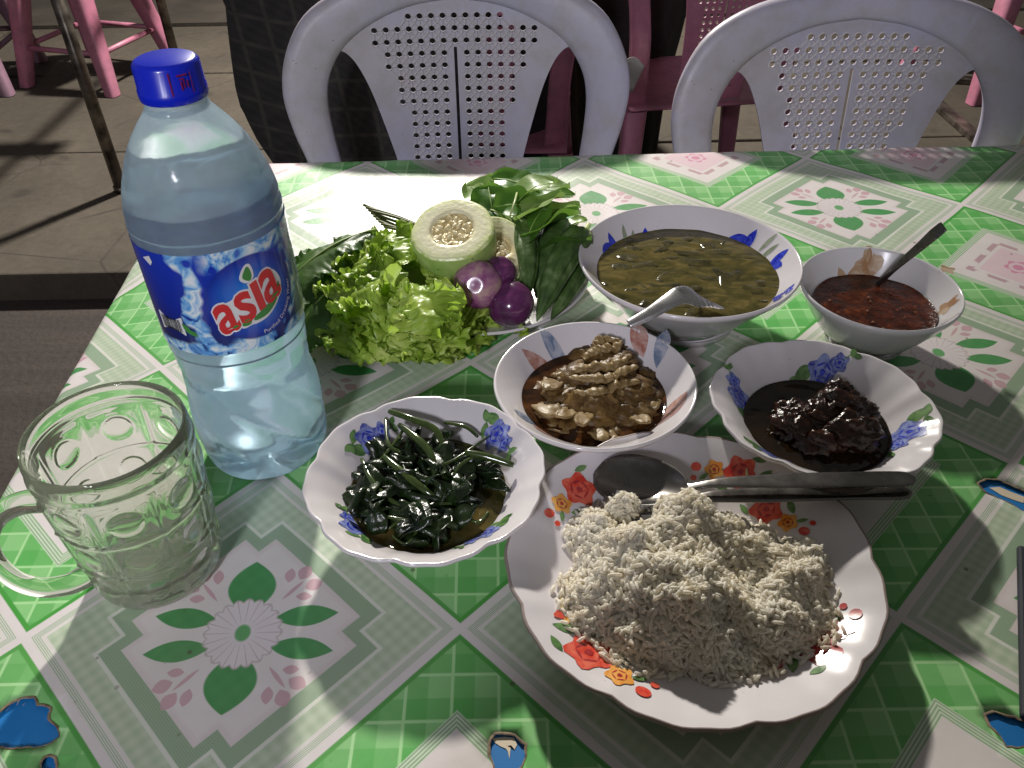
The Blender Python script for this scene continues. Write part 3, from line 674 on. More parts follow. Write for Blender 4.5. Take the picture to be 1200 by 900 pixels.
# --- rice
def make_rice():
    root = thing('steamed_rice', RP.c, 'mound of steamed white rice on the flowered plate', 'rice', kind='stuff')
    m = Mat('rice_grain', (.86, .80, .66), .42, Subsurface_Weight=.25, Subsurface_Scale=1.0); m.p.inputs['Subsurface Radius'].default_value = (.005, .0042, .003); m.p.inputs['Specular IOR Level'].default_value = .4
    oi = m.noise(45, 3); m.color(m.ramp(oi, [(.3, (.97, .91, .77)), (.5, (.98, .95, .86)), (.75, (.98, .97, .92))]))
    translucent(m, (1.0, .96, .86), .42)
    loc = lambda u, v, z: at(u, v, z) - RP.c
    B = [(740, 635, .047, .036), (805, 600, .050, .034), (800, 668, .055, .046), (712, 690, .036, .032), (865, 625, .042, .034), (760, 720, .034, .034), (925, 668, .036, .030), (900, 710, .036, .032), (845, 745, .028, .028), (697, 612, .032, .020), (940, 720, .028, .024), (735, 590, .036, .02), (880, 765, .018, .020), (820, 765, .016, .024), (940, 650, .03, .02)]
    C_ = []
    for u, v, z, r in B:
        p = loc(u, v, z * .85); C_.append((p.x, p.y, z * .92, r * 1.0))
    def h(x, y):
        s = 0
        for cx, cy, z, r in C_:
            d2 = ((x - cx) ** 2 + (y - cy) ** 2) / (r * r)
            if d2 < 1: s += (z * (1 - d2) ** .8) ** 3.2
        s = s ** (1 / 3.2) * .90
        k = s * (1 + .22 * mn.noise((x * 42, y * 42, 0))) + (.0070 * mn.noise((x * 80, y * 80, 5)) + .0038 * mn.noise((x * 190, y * 190, 9)) if s > .006 else 0)
        return k
    b = MB(); G = 90
    def fn(u, v):
        x = -.10 + .20 * u; y = -.10 + .20 * v; z = h(x, y); fl = RP.z(min(math.hypot(x, y), .1)) ; return (x, y, max(fl - .0025, z + .0002) if z > fl - .001 else fl - .0025)
    b.grid(fn, G, G)
    # trim the base sheet to the mound
    keep = []
    for f in b.f:
        zs = [b.v[i] for i in f]
        if any(p[2] > RP.z(min(math.hypot(p[0], p[1]), .1)) - .001 for p in zs): keep.append(f)
    b.f = keep; b.m = [0] * len(keep)
    base = b.build('rice_core', m.m, root); base['kind'] = 'stuff'
    # one grain shape
    rn = random.Random(4); sec = 6; rings = [(-1, .0), (-.8, .62), (-.3, 1), (.35, .98), (.8, .6), (1, 0)]
    V = [(-1, 0, 0)] + [(t, r * math.cos(2 * PI * k / sec), r * math.sin(2 * PI * k / sec)) for t, r in rings[1:-1] for k in range(sec)] + [(1, 0, 0)]
    F = [(0, 1 + (k + 1) % sec, 1 + k) for k in range(sec)]
    for j in range(3):
        for k in range(sec): F.append((1 + j * sec + k, 1 + j * sec + (k + 1) % sec, 1 + (j + 1) * sec + (k + 1) % sec, 1 + (j + 1) * sec + k))
    F += [(1 + 3 * sec + k, 1 + 3 * sec + (k + 1) % sec, 1 + 4 * sec) for k in range(sec)]
    Vn = np.array(V); Vs = []; Fs = []; nv = len(V); cnt = 0; tries = 0
    while cnt < 10500 and tries < 120000:
        tries += 1; x = rn.uniform(-.09, .085); y = rn.uniform(-.085, .085); z = h(x, y)
        fl = RP.z(min(math.hypot(x, y), .108))
        if z < fl + .0005:
            if not (z > .002 and rn.random() < .12): continue
            z = fl + .0012
        e = .0012; g = Vector((-(h(x + e, y) - h(x - e, y)) / (2 * e), -(h(x, y + e) - h(x, y - e)) / (2 * e), 1)).normalized()
        # more grains on steep slopes
        if rn.random() > min(1, .28 / max(.12, g.z)): continue
        d = Vector((rn.gauss(0, 1), rn.gauss(0, 1), rn.gauss(0, .75))); d = d - g * d.dot(g) * rn.choice((.95, .7, .3)); d.normalize()
        a = d.cross(g).normalized() if d.cross(g).length > .01 else Vector((1, 0, 0)); c = d.cross(a)
        L = rn.uniform(.0030, .0045); W = rn.uniform(.00100, .00135); R_ = np.array([d * L, a * W, c * W])
        off = np.array([x, y, z]) + np.array(g) * rn.uniform(-.0008, .0030)
        Vs.append(Vn @ R_ + off); Fs += [tuple(i + cnt * nv for i in f) for f in F]; cnt += 1
    q = MB(); q.v = [tuple(p) for p in np.concatenate(Vs)]; q.f = Fs; q.m = [0] * len(Fs)
    o = q.build('rice_grains', m.m, root); o['kind'] = 'stuff'
make_rice()

# ------------------------------------------------------------------ raw vegetables
mlet = Mat('lettuce', (.18, .34, .04), .38); n = mlet.noise(28, 5); n2 = mlet.noise(130, 3)
mlet.color(mlet.ramp(n * .75 + n2 * .25, [(.33, (.22, .38, .035)), (.5, (.42, .58, .08)), (.66, (.64, .74, .20))])); mlet.p.inputs['Transmission Weight'].default_value = 0
mlet.bump(n2 + mlet.noise(60, 3), .6, .0015)
mlet2 = Mat('dark_lettuce', (.06, .16, .02), .42); mlet2.color(mlet2.ramp(mlet2.noise(40, 5), [(.33, (.030, .085, .012)), (.65, (.09, .20, .03))])); mlet2.bump(mlet2.noise(80, 4), .6, .0015)
translucent(mlet, (.48, .72, .08), .34); translucent(mlet2, (.12, .28, .03), .25)
mrib = Mat('lettuce_rib', (.30, .44, .12), .4).m
def frilly_leaf(parent, base, az, el, L, W, curl, seed, mat, frill=.010, name='lettuce_leaf', nu=64, nv=25, roll=0, rib=True):
    """leaf sheet with a ruffled margin, growing from base toward az/el and curling over"""
    b = MB(); d0 = Vector((math.cos(az) * math.cos(el), math.sin(az) * math.cos(el), math.sin(el))); side = Vector((-math.sin(az), math.cos(az), 0)); side = Matrix.Rotation(roll, 3, d0) @ side
    # midrib path
    path = [Vector(base)]; dirs = [d0.copy()]; d = d0.copy(); N = 60
    for i in range(N):
        d = Matrix.Rotation(curl / N, 3, side) @ d; path.append(path[-1] + d * (L / N)); dirs.append(d.copy())
    def fn(u, v):
        t = .04 + .96 * u; s = (v - .5) * 2; k = t * N; i = min(int(k), N - 1); p = path[i].lerp(path[i + 1], k - i); dd = dirs[i]; up = dd.cross(side) * -1
        edge = max(abs(s), max(0, (t - .82) / .18) ** 1.0)
        wid = W * (math.sin(PI * min(t * .62 + .02, 1)) ** .8) * (1 if t < .85 else math.sqrt(max(0, 1 - ((t - .85) / .152) ** 2)) * .9 + .1)
        wid *= 1 + .16 * mn.noise((t * 9 + seed, s * 1.5, 0)) + .13 * mn.noise((t * 34 + seed, s, 0)) + .10 * mn.noise((t * 80 + seed, s, 0))
        fr = frill * edge ** 2.2; A = t * L * 170 + seed * 3
        z = fr * (math.sin(A + s * 2) + .8 * mn.noise((t * L * 320, s * 3, seed)) * 1.5 + .5 * mn.noise((t * L * 800, s * 7, seed))) + frill * .5 * mn.noise((t * 4 + seed, s * 2.5, 7))
        lat = fr * .6 * math.cos(A * 1.31 + 1) ; lon = fr * .9 * mn.noise((t * L * 420, s * 4, seed + 20))
        cup = .18 * W * s * s
        return p + side * (s * wid + lat) + up * (z + cup) + dd * lon
    b.grid(fn, nu, nv); o = b.build(name, mat, parent)
    if not rib: return o
    r = MB(); r.tube([path[int(k * N * .8 / 9)] + Vector((0, 0, .0002)) for k in range(10)], [.0016 * (1 - k / 11) + .0003 for k in range(10)], 6); r.build('leaf_rib', mrib, o)
    return o
LT = thing('lettuce', (at(470, 340, .02).x, at(470, 340, .02).y, .02), 'heap of frilly bright green lettuce leaves at the left of the vegetable plate', 'lettuce')
def LL(u, v, z): return at(u, v, z) - LT.location
rn = random.Random(21)
leaves = []
for i in range(44):
    a = i * 2.39996; q = math.sqrt((i + .5) / 44); u = 464 + 96 * q * math.cos(a) ; v = 322 + 62 * q * math.sin(a)
    u = min(u, 528) if v > 250 else u
    leaves.append((lerp(485, u, .62), lerp(322, v, .62), .072 - .030 * q + rn.uniform(-.004, .006), math.atan2(-(v - 322), (u - 478)) + rn.uniform(-.35, .35), rn.uniform(-.1, .35) - .25 * q, rn.uniform(.048, .070), rn.uniform(.028, .040), rn.uniform(.5, 1.2)))
for (u, v, z, az) in ((535, 365, .030, 5.4), (548, 366, .024, 5.9), (515, 372, .036, 5.0), (575, 375, .022, .1)): leaves.append((u, v, z, az, .1, .032, .013, .5))
for i, (u, v, z, az, el, L, W, cu) in enumerate(leaves):
    frilly_leaf(LT, LL(u, v, z), az, el, L, W, cu, i * 3.7 + 1, mlet.m, frill=.0105, roll=rn.uniform(-.4, .4), rib=(i % 6 == 0), nu=76, nv=25)
DK = thing('green_leaf', (at(400, 320, .02).x, at(400, 320, .02).y, .02), 'large darker green leaf hanging off the left rim of the vegetable plate', 'leaf')
frilly_leaf(DK, at(440, 270, .062) - DK.location, 3.85, .2, .135, .036, .85, 55, mlet2.m, frill=.005, name='leaf_blade', roll=.2)
frilly_leaf(DK, at(425, 310, .056) - DK.location, 4.10, .1, .105, .030, .8, 77, mlet2.m, frill=.005, name='leaf_blade')
# brown-green cut stalks at the back
ms2 = noisy('cut_stalk', (.10, .13, .03), (.22, .24, .08), 60, .5)
SK = thing('herb_stalks', (at(460, 270, .03).x, at(460, 270, .03).y, .03), 'bundle of thin brown green stalks sticking out behind the lettuce', 'stalks')
for k in range(9):
    a = at(426 + k * 3, 240 + k * 3.2, .060 - k * .001) - SK.location; c = at(510 + k * 4, 272 + k * 3, .050) - SK.location; mid = a.lerp(c, .5) + Vector((0, 0, .004 * math.sin(k)))
    q = MB(); q.tube(smooth_poly([tuple(a), tuple(mid), tuple(c)], 5, closed=False), .0014, 6); q.build('stalk', ms2, SK)

# herb bunch: smooth rounded leaves
mh = Mat('herb_leaf', (.05, .14, .02), .32); n = mh.noise(24, 4); mh.color(mh.ramp(n, [(.3, (.035, .11, .015)), (.55, (.075, .19, .028)), (.75, (.16, .30, .05))])); mh.bump(mh.noise(120, 3), .3, .001); translucent(mh, (.25, .5, .06), .22)
mhl = Mat('pale_herb_leaf', (.24, .38, .10), .36); mhl.color(mhl.ramp(mhl.noise(30, 4), [(.3, (.14, .27, .05)), (.7, (.34, .46, .16))])); mhl.bump(mhl.noise(110, 3), .3, .001); translucent(mhl, (.35, .55, .12), .25)
HB = thing('herb_bunch', (at(620, 270, .02).x, at(620, 270, .02).y, .02), 'bunch of smooth rounded green herb leaves at the back of the vegetable plate', 'herbs')
def smooth_leaf(parent, c, L, W, az, tilt, roll, mat, seed, name='herb_leaf'):
    b = MB(); rot = Matrix.Rotation(az, 3, 'Z') @ Matrix.Rotation(-tilt, 3, 'Y') @ Matrix.Rotation(roll, 3, 'X')
    def fn(u, v):
        x = (u - .5) * 2; y = (v - .5) * 2; w_ = W * math.sqrt(max(0.0004, 1 - abs(x) ** 2.2)) * (1 - .15 * x)
        return Vector(c) + rot @ Vector((x * L, y * w_, .22 * W * y * y - .18 * L * x * x + .10 * W * math.sin(x * 5 + seed) * y + .05 * L * mn.noise((x * 2 + seed, y * 2, 0))))
    b.grid(fn, 18, 11); o = b.build(name, mat, parent)
    r = MB(); r.tube([Vector(c) + rot @ Vector((x * L, 0, -.18 * L * x * x + .05 * L * mn.noise((x * 2 + seed, 0, 0)) + .0003)) for x in (-1.25, -1, -.6, -.2, .2, .6, .9)], [.0010, .0009, .0007, .0006, .0005, .0004, .0003], 5); r.build('leaf_vein', mrib, o)
for i, (u, v, z, L, W, az, ti, ro, pl) in enumerate(((622, 222, .085, .022, .016, .4, .5, -.4, 1), (600, 212, .080, .018, .011, 2.8, .2, -.3, 0), (562, 225, .072, .014, .012, 2.4, .5, -.5, 1), (575, 235, .075, .017, .013, 1.7, .7, -.2, 0), (605, 240, .082, .018, .013, 3.6, .5, -.7, 0), (630, 240, .085, .022, .016, .6, .3, -.6, 1),
        (642, 262, .075, .026, .019, .5, .4, -.9, 0), (655, 285, .062, .024, .016, .2, .1, -.8, 0), (625, 262, .078, .021, .013, 1.2, .4, -.7, 0), (655, 245, .07, .016, .012, .2, .3, -.5, 1), (674, 262, .045, .010, .009, .4, .5, -.4, 1), (590, 248, .070, .016, .010, 2.3, .3, -.6, 0), (545, 248, .055, .012, .006, 2.6, .3, -.2, 0), (612, 285, .058, .020, .013, 4.4, -.2, .2, 0), (665, 275, .052, .014, .012, 5.9, .3, -.6, 1), (640, 220, .078, .018, .014, .1, .2, -.3, 1), (583, 215, .075, .014, .011, 1.9, .3, -.2, 1), (632, 300, .05, .022, .012, 5.0, 0, -.2, 0), (648, 230, .066, .018, .014, .3, .1, -.2, 0), (668, 300, .040, .018, .012, .2, 0, -.6, 0))):
    smooth_leaf(HB, at(u, v, z) - HB.location, L * 1.3, W * 1.5, az, ti * .5, ro * .6, mhl.m if pl else mh.m, i * 1.7)
msp = noisy('pale_stem', (.35, .45, .16), (.55, .62, .30), 50, .4)
for (u0, v0, u1, v1, z) in ((606, 225, 598, 252, .088), (580, 240, 602, 262, .075), (586, 246, 600, 268, .072), (592, 250, 615, 262, .076), (575, 246, 590, 256, .07), (596, 262, 612, 268, .07), (598, 268, 618, 272, .066)):
    a = at(u0, v0, z) - HB.location; c = at(u1, v1, z) - HB.location; q = MB(); q.tube([a, a.lerp(c, .5) + Vector((.001, 0, .002)), c], .0010, 6); q.build('stem', msp, HB)

# cucumber / gourd slices
mfl = Mat('gourd_flesh', (.70, .72, .42), .30); sx, sy, sz = mfl.xyz(); r = (sx * sx + sy * sy).sqrt(); nz = mfl.noise(90, 4)
col = mfl.ramp(r * 26 + (nz - .5) * .35, [(.30, (.74, .62, .30)), (.44, (.88, .82, .52)), (.70, (.88, .86, .58)), (.90, (.78, .82, .42)), (.955, (.42, .56, .14))])
mfl.color(col); mfl.bump(mfl.noise(160, 4), .6, .0012); mfl.p.inputs['Subsurface Weight'].default_value = .12; mfl.p.inputs['Subsurface Radius'].default_value = (.004, .004, .002)
mskin = Mat('gourd_skin', (.40, .56, .16), .35); sk = mskin.noise(24, 3); mskin.color(mskin.mix(mskin.voro(110).lt(.12, .05) * .7, mskin.ramp(sk, [(.3, (.22, .38, .06)), (.6, (.46, .60, .20)), (.8, (.60, .68, .32))]), (.06, .14, .03)))
mseed = Mat('gourd_seed', (.78, .68, .40), .5).m; mpulp = Mat('gourd_pulp', (.62, .48, .20), .18); mpulp.color(mpulp.ramp(mpulp.noise(200, 4), [(.35, (.62, .46, .18)), (.65, (.80, .70, .38))])); mpulp.bump(mpulp.noise(260, 4), .9, .002)
def gourd_slice(u, v, z, R, H, nrm, label, rr=.50):
    p = at(u, v, z); t = thing('gourd_slice', p, label, 'vegetable', 'thick gourd slices on the vegetable plate')
    t.rotation_mode = 'QUATERNION'; t.rotation_quaternion = Vector(nrm).to_track_quat('Z', 'Y')
    N = 56; f = lambda th: 1 + .02 * math.cos(3 * th + 1) + .012 * math.cos(7 * th)
    b = MB(); prof = [(rr * R, -.0015), (rr * R * 1.12, .0002), (R * .8, .0004), (R * .95, 0), (R, -.0015)]
    b.grid(lambda a, c: (interp([(i / 4, q[0]) for i, q in enumerate(prof)], c) * f(2 * PI * a) * math.cos(2 * PI * a), interp([(i / 4, q[0]) for i, q in enumerate(prof)], c) * f(2 * PI * a) * math.sin(2 * PI * a), interp([(i / 4, q[1]) for i, q in enumerate(prof)], c)), N, 17, closed_u=True)
    b.grid(lambda a, c: (R * .94 * (1 - c) * math.cos(2 * PI * a) + .0001, R * .94 * (1 - c) * math.sin(2 * PI * a), -H + .0001), N, 6, closed_u=True)
    b.build('flesh', mfl.m, t)
    b = MB(); b.grid(lambda a, c: tuple(R * (1.0 + .02 * math.sin(c * PI)) * f(2 * PI * a) * (q := (1.0 if c < .9 else 1 - (c - .9) * .6)) * w_ for w_ in (math.cos(2 * PI * a), math.sin(2 * PI * a))) + (-.0015 - (H - .0015) * c,), N, 14, closed_u=True); b.build('skin', mskin.m, t)
    b = MB(); b.grid(lambda a, c: (rr * R * 1.03 * c * math.cos(2 * PI * a), rr * R * 1.03 * c * math.sin(2 * PI * a), -.0018 + .0008 * c * c + .0022 * mn.noise((c * 6 * math.cos(2 * PI * a), c * 6 * math.sin(2 * PI * a), u))), 40, 14, closed_u=True); b.build('pulp', mpulp.m, t)
    rs = random.Random(u)
    for k in range(11):
        a = rs.random() * 6.28; q = rr * R * .85 * math.sqrt(rs.random()); b = MB(); lump(0, 0, 0, .0034, .0018, .0008, k, b, 8, .05); b.build('seed', mseed, t, loc=(q * math.cos(a), q * math.sin(a), -.0010), rot=(rs.uniform(-.25, .25), rs.uniform(-.25, .25), a + rs.uniform(-.6, .6)))
    return t
gourd_slice(530, 268, .092, .0360, .024, (-.10, -.34, 1), 'pale green gourd slice with wet seeds on top of the vegetables')
gourd_slice(585, 289, .070, .0345, .015, (.30, -.42, 1), 'pale gourd slice tilted right, tucked under the topmost slice', .30)
# small round eggplants
mp_ = Mat('purple_eggplant', (.12, .02, .10), .22); sx, sy, sz = mp_.xyz(); nn = mp_.noise(60, 4, vec=mp_.coord('Object', (1.2, 1.2, .25)))
mp_.color(mp_.ramp(nn * .75 + sz * 5.0 + .12, [(.28, (.085, .012, .07)), (.47, (.20, .045, .16)), (.60, (.36, .15, .26)), (.72, (.52, .36, .30))])); mp_.p.inputs['Coat Weight'].default_value = .5; mp_.bump(mp_.noise(40, 3), .2, .001)
mp2 = Mat('purple_eggplant_dark', (.10, .02, .09), .2); nn = mp2.noise(60, 4, vec=mp2.coord('Object', (1.2, 1.2, .25))); mp2.color(mp2.ramp(nn, [(.3, (.050, .008, .045)), (.6, (.13, .025, .11)), (.75, (.22, .07, .17))])); mp2.p.inputs['Coat Weight'].default_value = .5
mcal = noisy('calyx', (.10, .12, .03), (.22, .2, .08), 80, .6)
for (u, v, z, r, mt, lab, rot) in ((560, 334, .056, .0215, mp_.m, 'round eggplant, purple with a pale face, just under the gourd slice', (1.0, -.25, 0)), (598, 356, .042, .0205, mp2.m, 'round dark purple eggplant nearest the plate rim, beside the okra', (.3, -.3, 0)), (586, 319, .060, .0145, mp2.m, 'smallest purple eggplant, wedged between the gourd slice and the okra', (.2, .3, 0))):
    t = thing('round_eggplant', at(u, v, z), lab, 'eggplant', 'small round eggplants'); t.rotation_euler = rot
    b = MB(); b.grid(lambda a, c: (r * math.sin(PI * c) * math.cos(2 * PI * a) * (1 + .015 * math.cos(5 * 2 * PI * a)), r * math.sin(PI * c) * math.sin(2 * PI * a) * (1 + .015 * math.cos(5 * 2 * PI * a)), r * .93 * math.cos(PI * c) - .12 * r * math.exp(-(c / .1) ** 2)), 36, 24, closed_u=True); b.build('fruit', mt, t)
    b = MB()
    b.grid(lambda a, c: ((r * .42 * c * (1 + .35 * math.cos(5 * 2 * PI * a))) * math.cos(2 * PI * a), (r * .42 * c * (1 + .35 * math.cos(5 * 2 * PI * a))) * math.sin(2 * PI * a), -math.sqrt(max(0, (r * .94) ** 2 - (r * .42 * c * 1.3) ** 2)) - .0006), 30, 6, closed_u=True); b.tube([(0, 0, -r * .9), (0, 0, -r * 1.2)], .0016, 8); b.build('calyx', mcal, t)
# okra
mok = Mat('okra_skin', (.05, .11, .02), .42); nn = mok.noise(70, 4, vec=mok.coord('Object')); mok.color(mok.ramp(nn, [(.33, (.030, .070, .015)), (.55, (.075, .14, .035)), (.72, (.20, .28, .12))])); mok.bump(mok.noise(300, 2), .35, .0008)
def okra(p0, p1, R, label, seed, sag=.006, grp='okra pods on the vegetable plate'):
    a, c = at(*p0), at(*p1); t = thing('okra', a, label, 'okra', grp); d = c - a; L = d.length; dn = d.normalized(); s1 = dn.cross(Vector((0, 0, 1))).normalized(); s2 = s1.cross(dn)
    b = MB(); ridg = 6
    def fn(u, v):
        th = 2 * PI * u; rad = R * (interp([(0, .62), (.04, .95), (.15, 1), (.45, .93), (.75, .62), (.92, .25), (1, .03)], v)) * (1 + .10 * (abs(math.cos(ridg * th / 2)) ** .6 - .55) * 1.6)
        return dn * (L * v) + s1 * (math.cos(th) * rad) + s2 * (math.sin(th) * rad + sag * math.sin(PI * v)) + s1 * .003 * math.sin(v * 3 + seed)
    b.grid(fn, 48, 30, closed_u=True); b.build('pod', mok.m, t)
    b = MB(); b.tube([dn * -.013, dn * -.006, dn * -.001, dn * .002], [.0022, .0024, R * .62, R * .66], 12); b.build('stem_cap', msp if seed != 3 else mok.m, t)
okra((684, 274, .062), (626, 376, .030), .0138, 'longest okra pod, paler ridged, its tip over the plate rim', 1)
okra((690, 300, .040), (642, 374, .024), .0115, 'okra pod lying outermost at the right rim of the plate', 2, .003)
okra((608, 262, .066), (617, 352, .042), .0130, 'dark okra pod standing upright beside the purple eggplants', 3)
okra((597, 284, .052), (600, 340, .044), .0110, 'short dark okra pod behind the eggplants, leftmost of the pods', 4)
okra((652, 262, .058), (632, 350, .036), .0135, 'broad green okra pod under the herb leaves, between its neighbours', 5)

# ------------------------------------------------------------------ cutlery
steel = Mat('worn_steel', (.52, .50, .48), .22, Metallic=1.0); n = steel.noise(60, 4); steel.set('Roughness', .16 + n * .22); steel.color(steel.ramp(steel.noise(30, 4), [(.3, (.15, .14, .13)), (.7, (.26, .245, .23))])); steel.bump(steel.noise(60, 3), .1, .0005)
def strip(path, widths, thick, mb, up=Vector((0, 0, 1)), nseg=8, dome=.0):
    P = [Vector(p) for p in path]; n = len(P)
    def fn(u, v):
        k = v * (n - 1); i = min(int(k), n - 2); p = P[i].lerp(P[i + 1], k - i); d = (P[min(i + 1, n - 1)] - P[max(i - 0, 0)]).normalized(); s = d.cross(up).normalized(); nn_ = s.cross(d)
        w_ = interp([(q / (n - 1), x) for q, x in enumerate(widths)], v); th = 2 * PI * u
        c = math.copysign(abs(math.cos(th)) ** .6, math.cos(th)); q = math.copysign(abs(math.sin(th)) ** .6, math.sin(th))
        return p + s * (c * w_) + nn_ * (q * thick * .5 + dome * (1 - c * c))
    mb.grid(fn, 20, n * 5, closed_u=True); m0 = len(mb.v); N_ = 20
    mb.f.append(tuple(m0 - N_ + k for k in range(N_))); mb.m.append(0)
    s0 = m0 - N_ * n * 5; mb.f.append(tuple(s0 + k for k in range(N_ - 1, -1, -1))); mb.m.append(0)
def spoon_bowl(mb, neck, tip, W, depth, up):
    neck, tip = Vector(neck), Vector(tip); d = (tip - neck); L = d.length; d.normalize(); s = d.cross(up).normalized(); nn_ = s.cross(d)
    def fn(u, v):
        x = -1 + 2 * v; y = (u - .5) * 2; w_ = W * math.sqrt(max(.002, 1 - abs(x) ** 2.1)) * (1 - .14 * -x)
        return neck + d * (L * (x + 1) / 2) + s * (y * w_) - nn_ * (depth * (1 - y * y) * (1 - x * x) ** .8)
    mb.grid(fn, 17, 26)
UP = Vector((0, 0, 1))
# spoon lying on the rice plate
t = thing('dinner_spoon', at(760, 560, .03), 'steel dinner spoon lying across the top of the rice plate, upper of the pair', 'spoon', 'dinner cutlery on the rice plate')
L_ = lambda u, v, z: at(u, v, z) - t.location
b = MB(); upv = Vector((0, -.12, 1)); spoon_bowl(b, L_(806, 572, .038), L_(697, 553, .030), .0215, .009, upv); o = b.build('spoon_head', steel.m, t); solid(o, .0012)
b = MB(); strip(smooth_poly([tuple(L_(806, 572, .0385)), tuple(L_(840, 566, .043)), tuple(L_(900, 564, .045)), tuple(L_(985, 562, .048)), tuple(L_(1040, 561, .049)), tuple(L_(1072, 561, .049))], 4, closed=False), [.0045, .003, .0028, .0030, .0036, .0044, .0048, .0054, .0060, .0064, .0066, .0066, .0066, .0066, .0066, .0066, .0066, .0066, .0064, .0055, .002], .0020, b); b.build('handle', steel.m, t)
t2 = thing('dinner_fork', at(830, 585, .03), 'second steel dinner handle with its head buried in the rice, under the spoon', 'fork', 'dinner cutlery on the rice plate')
L2 = lambda u, v, z: at(u, v, z) - t2.location
b = MB(); strip(smooth_poly([tuple(L2(770, 604, .030)), tuple(L2(800, 590, .032)), tuple(L2(835, 582, .036)), tuple(L2(900, 580, .0375)), tuple(L2(985, 577, .0395)), tuple(L2(1035, 577, .041)), tuple(L2(1068, 577, .0415))], 4, closed=False), [.004, .004, .0035, .003, .003, .0032, .0036, .0044, .0050, .0056, .0060, .0064, .0066, .0066, .0066, .0066, .0066, .0066, .0066, .0066, .0066, .0064, .006, .005, .002], .0020, b); b.build('handle', steel.m, t2)
b = MB()
hd = L2(770, 604, .030); dr = (L2(740, 622, .026) - hd).normalized()
strip([hd, hd + dr * .012, hd + dr * .024], [.004, .010, .011], .0016, b)
for k in range(4):
    sd = Vector((-dr.y, dr.x, 0)).normalized() * (-.0082 + k * .0055); strip([hd + dr * .022 + sd, hd + dr * .035 + sd, hd + dr * .046 + sd + Vector((0, 0, .002))], [.0013, .0012, .0006], .0015, b)
b.build('fork_head', steel.m, t2)
# soup spoon with hooked handle
t3 = thing('soup_ladle_spoon', at(800, 350, .07), 'short bright metal soup spoon hooked over the near rim of the large soup bowl', 'spoon')
L3 = lambda u, v, z: at(u, v, z) - t3.location
b = MB(); strip(smooth_poly([tuple(L3(737, 380, .066)), tuple(L3(760, 368, .072)), tuple(L3(786, 352, .079)), tuple(L3(800, 346, .080)), tuple(L3(816, 349, .073)), tuple(L3(826, 354, .062)), tuple(L3(834, 358, .050))], 4, closed=False), [.0042, .0045, .0048, .0052, .0056, .006, .0065, .007, .0075, .008, .0085, .009, .0095, .010, .0105, .011, .0115, .012, .0125, .013, .0135, .014, .014, .0135, .012], .0028, b, up=Vector((-.3, -.4, 1)), dome=.0012)
bright = Mat('bright_steel', (.70, .69, .70), .16, Metallic=1.0); bright.set('Roughness', .14 + bright.noise(90, 4) * .25); b.build('handle', bright.m, t3)
b = MB(); spoon_bowl(b, L3(832, 358, .044), L3(850, 330, .030), .016, .008, UP); solid(b.build('spoon_head', bright.m, t3), .001)
# spoon standing in the sauce
t4 = thing('sauce_spoon', at(1030, 335, .036), 'steel teaspoon standing in the chilli sauce, handle up to the right', 'spoon')
L4 = lambda u, v, z: at(u, v, z) - t4.location
b = MB(); strip([L4(1018, 345, .024), L4(1028, 334, .036), L4(1050, 313, .060), L4(1078, 289, .084), L4(1094, 275, .098), L4(1106, 265, .107)], [.0024, .0024, .0028, .0042, .0052, .0048], .0016, b, up=Vector((-.4, -.5, .8)))
b.build('handle', steel.m, t4)
b = MB(); spoon_bowl(b, L4(1019, 345, .024), L4(1003, 350, .0185), .009, .003, UP); solid(b.build('spoon_head', steel.m, t4), .0008)

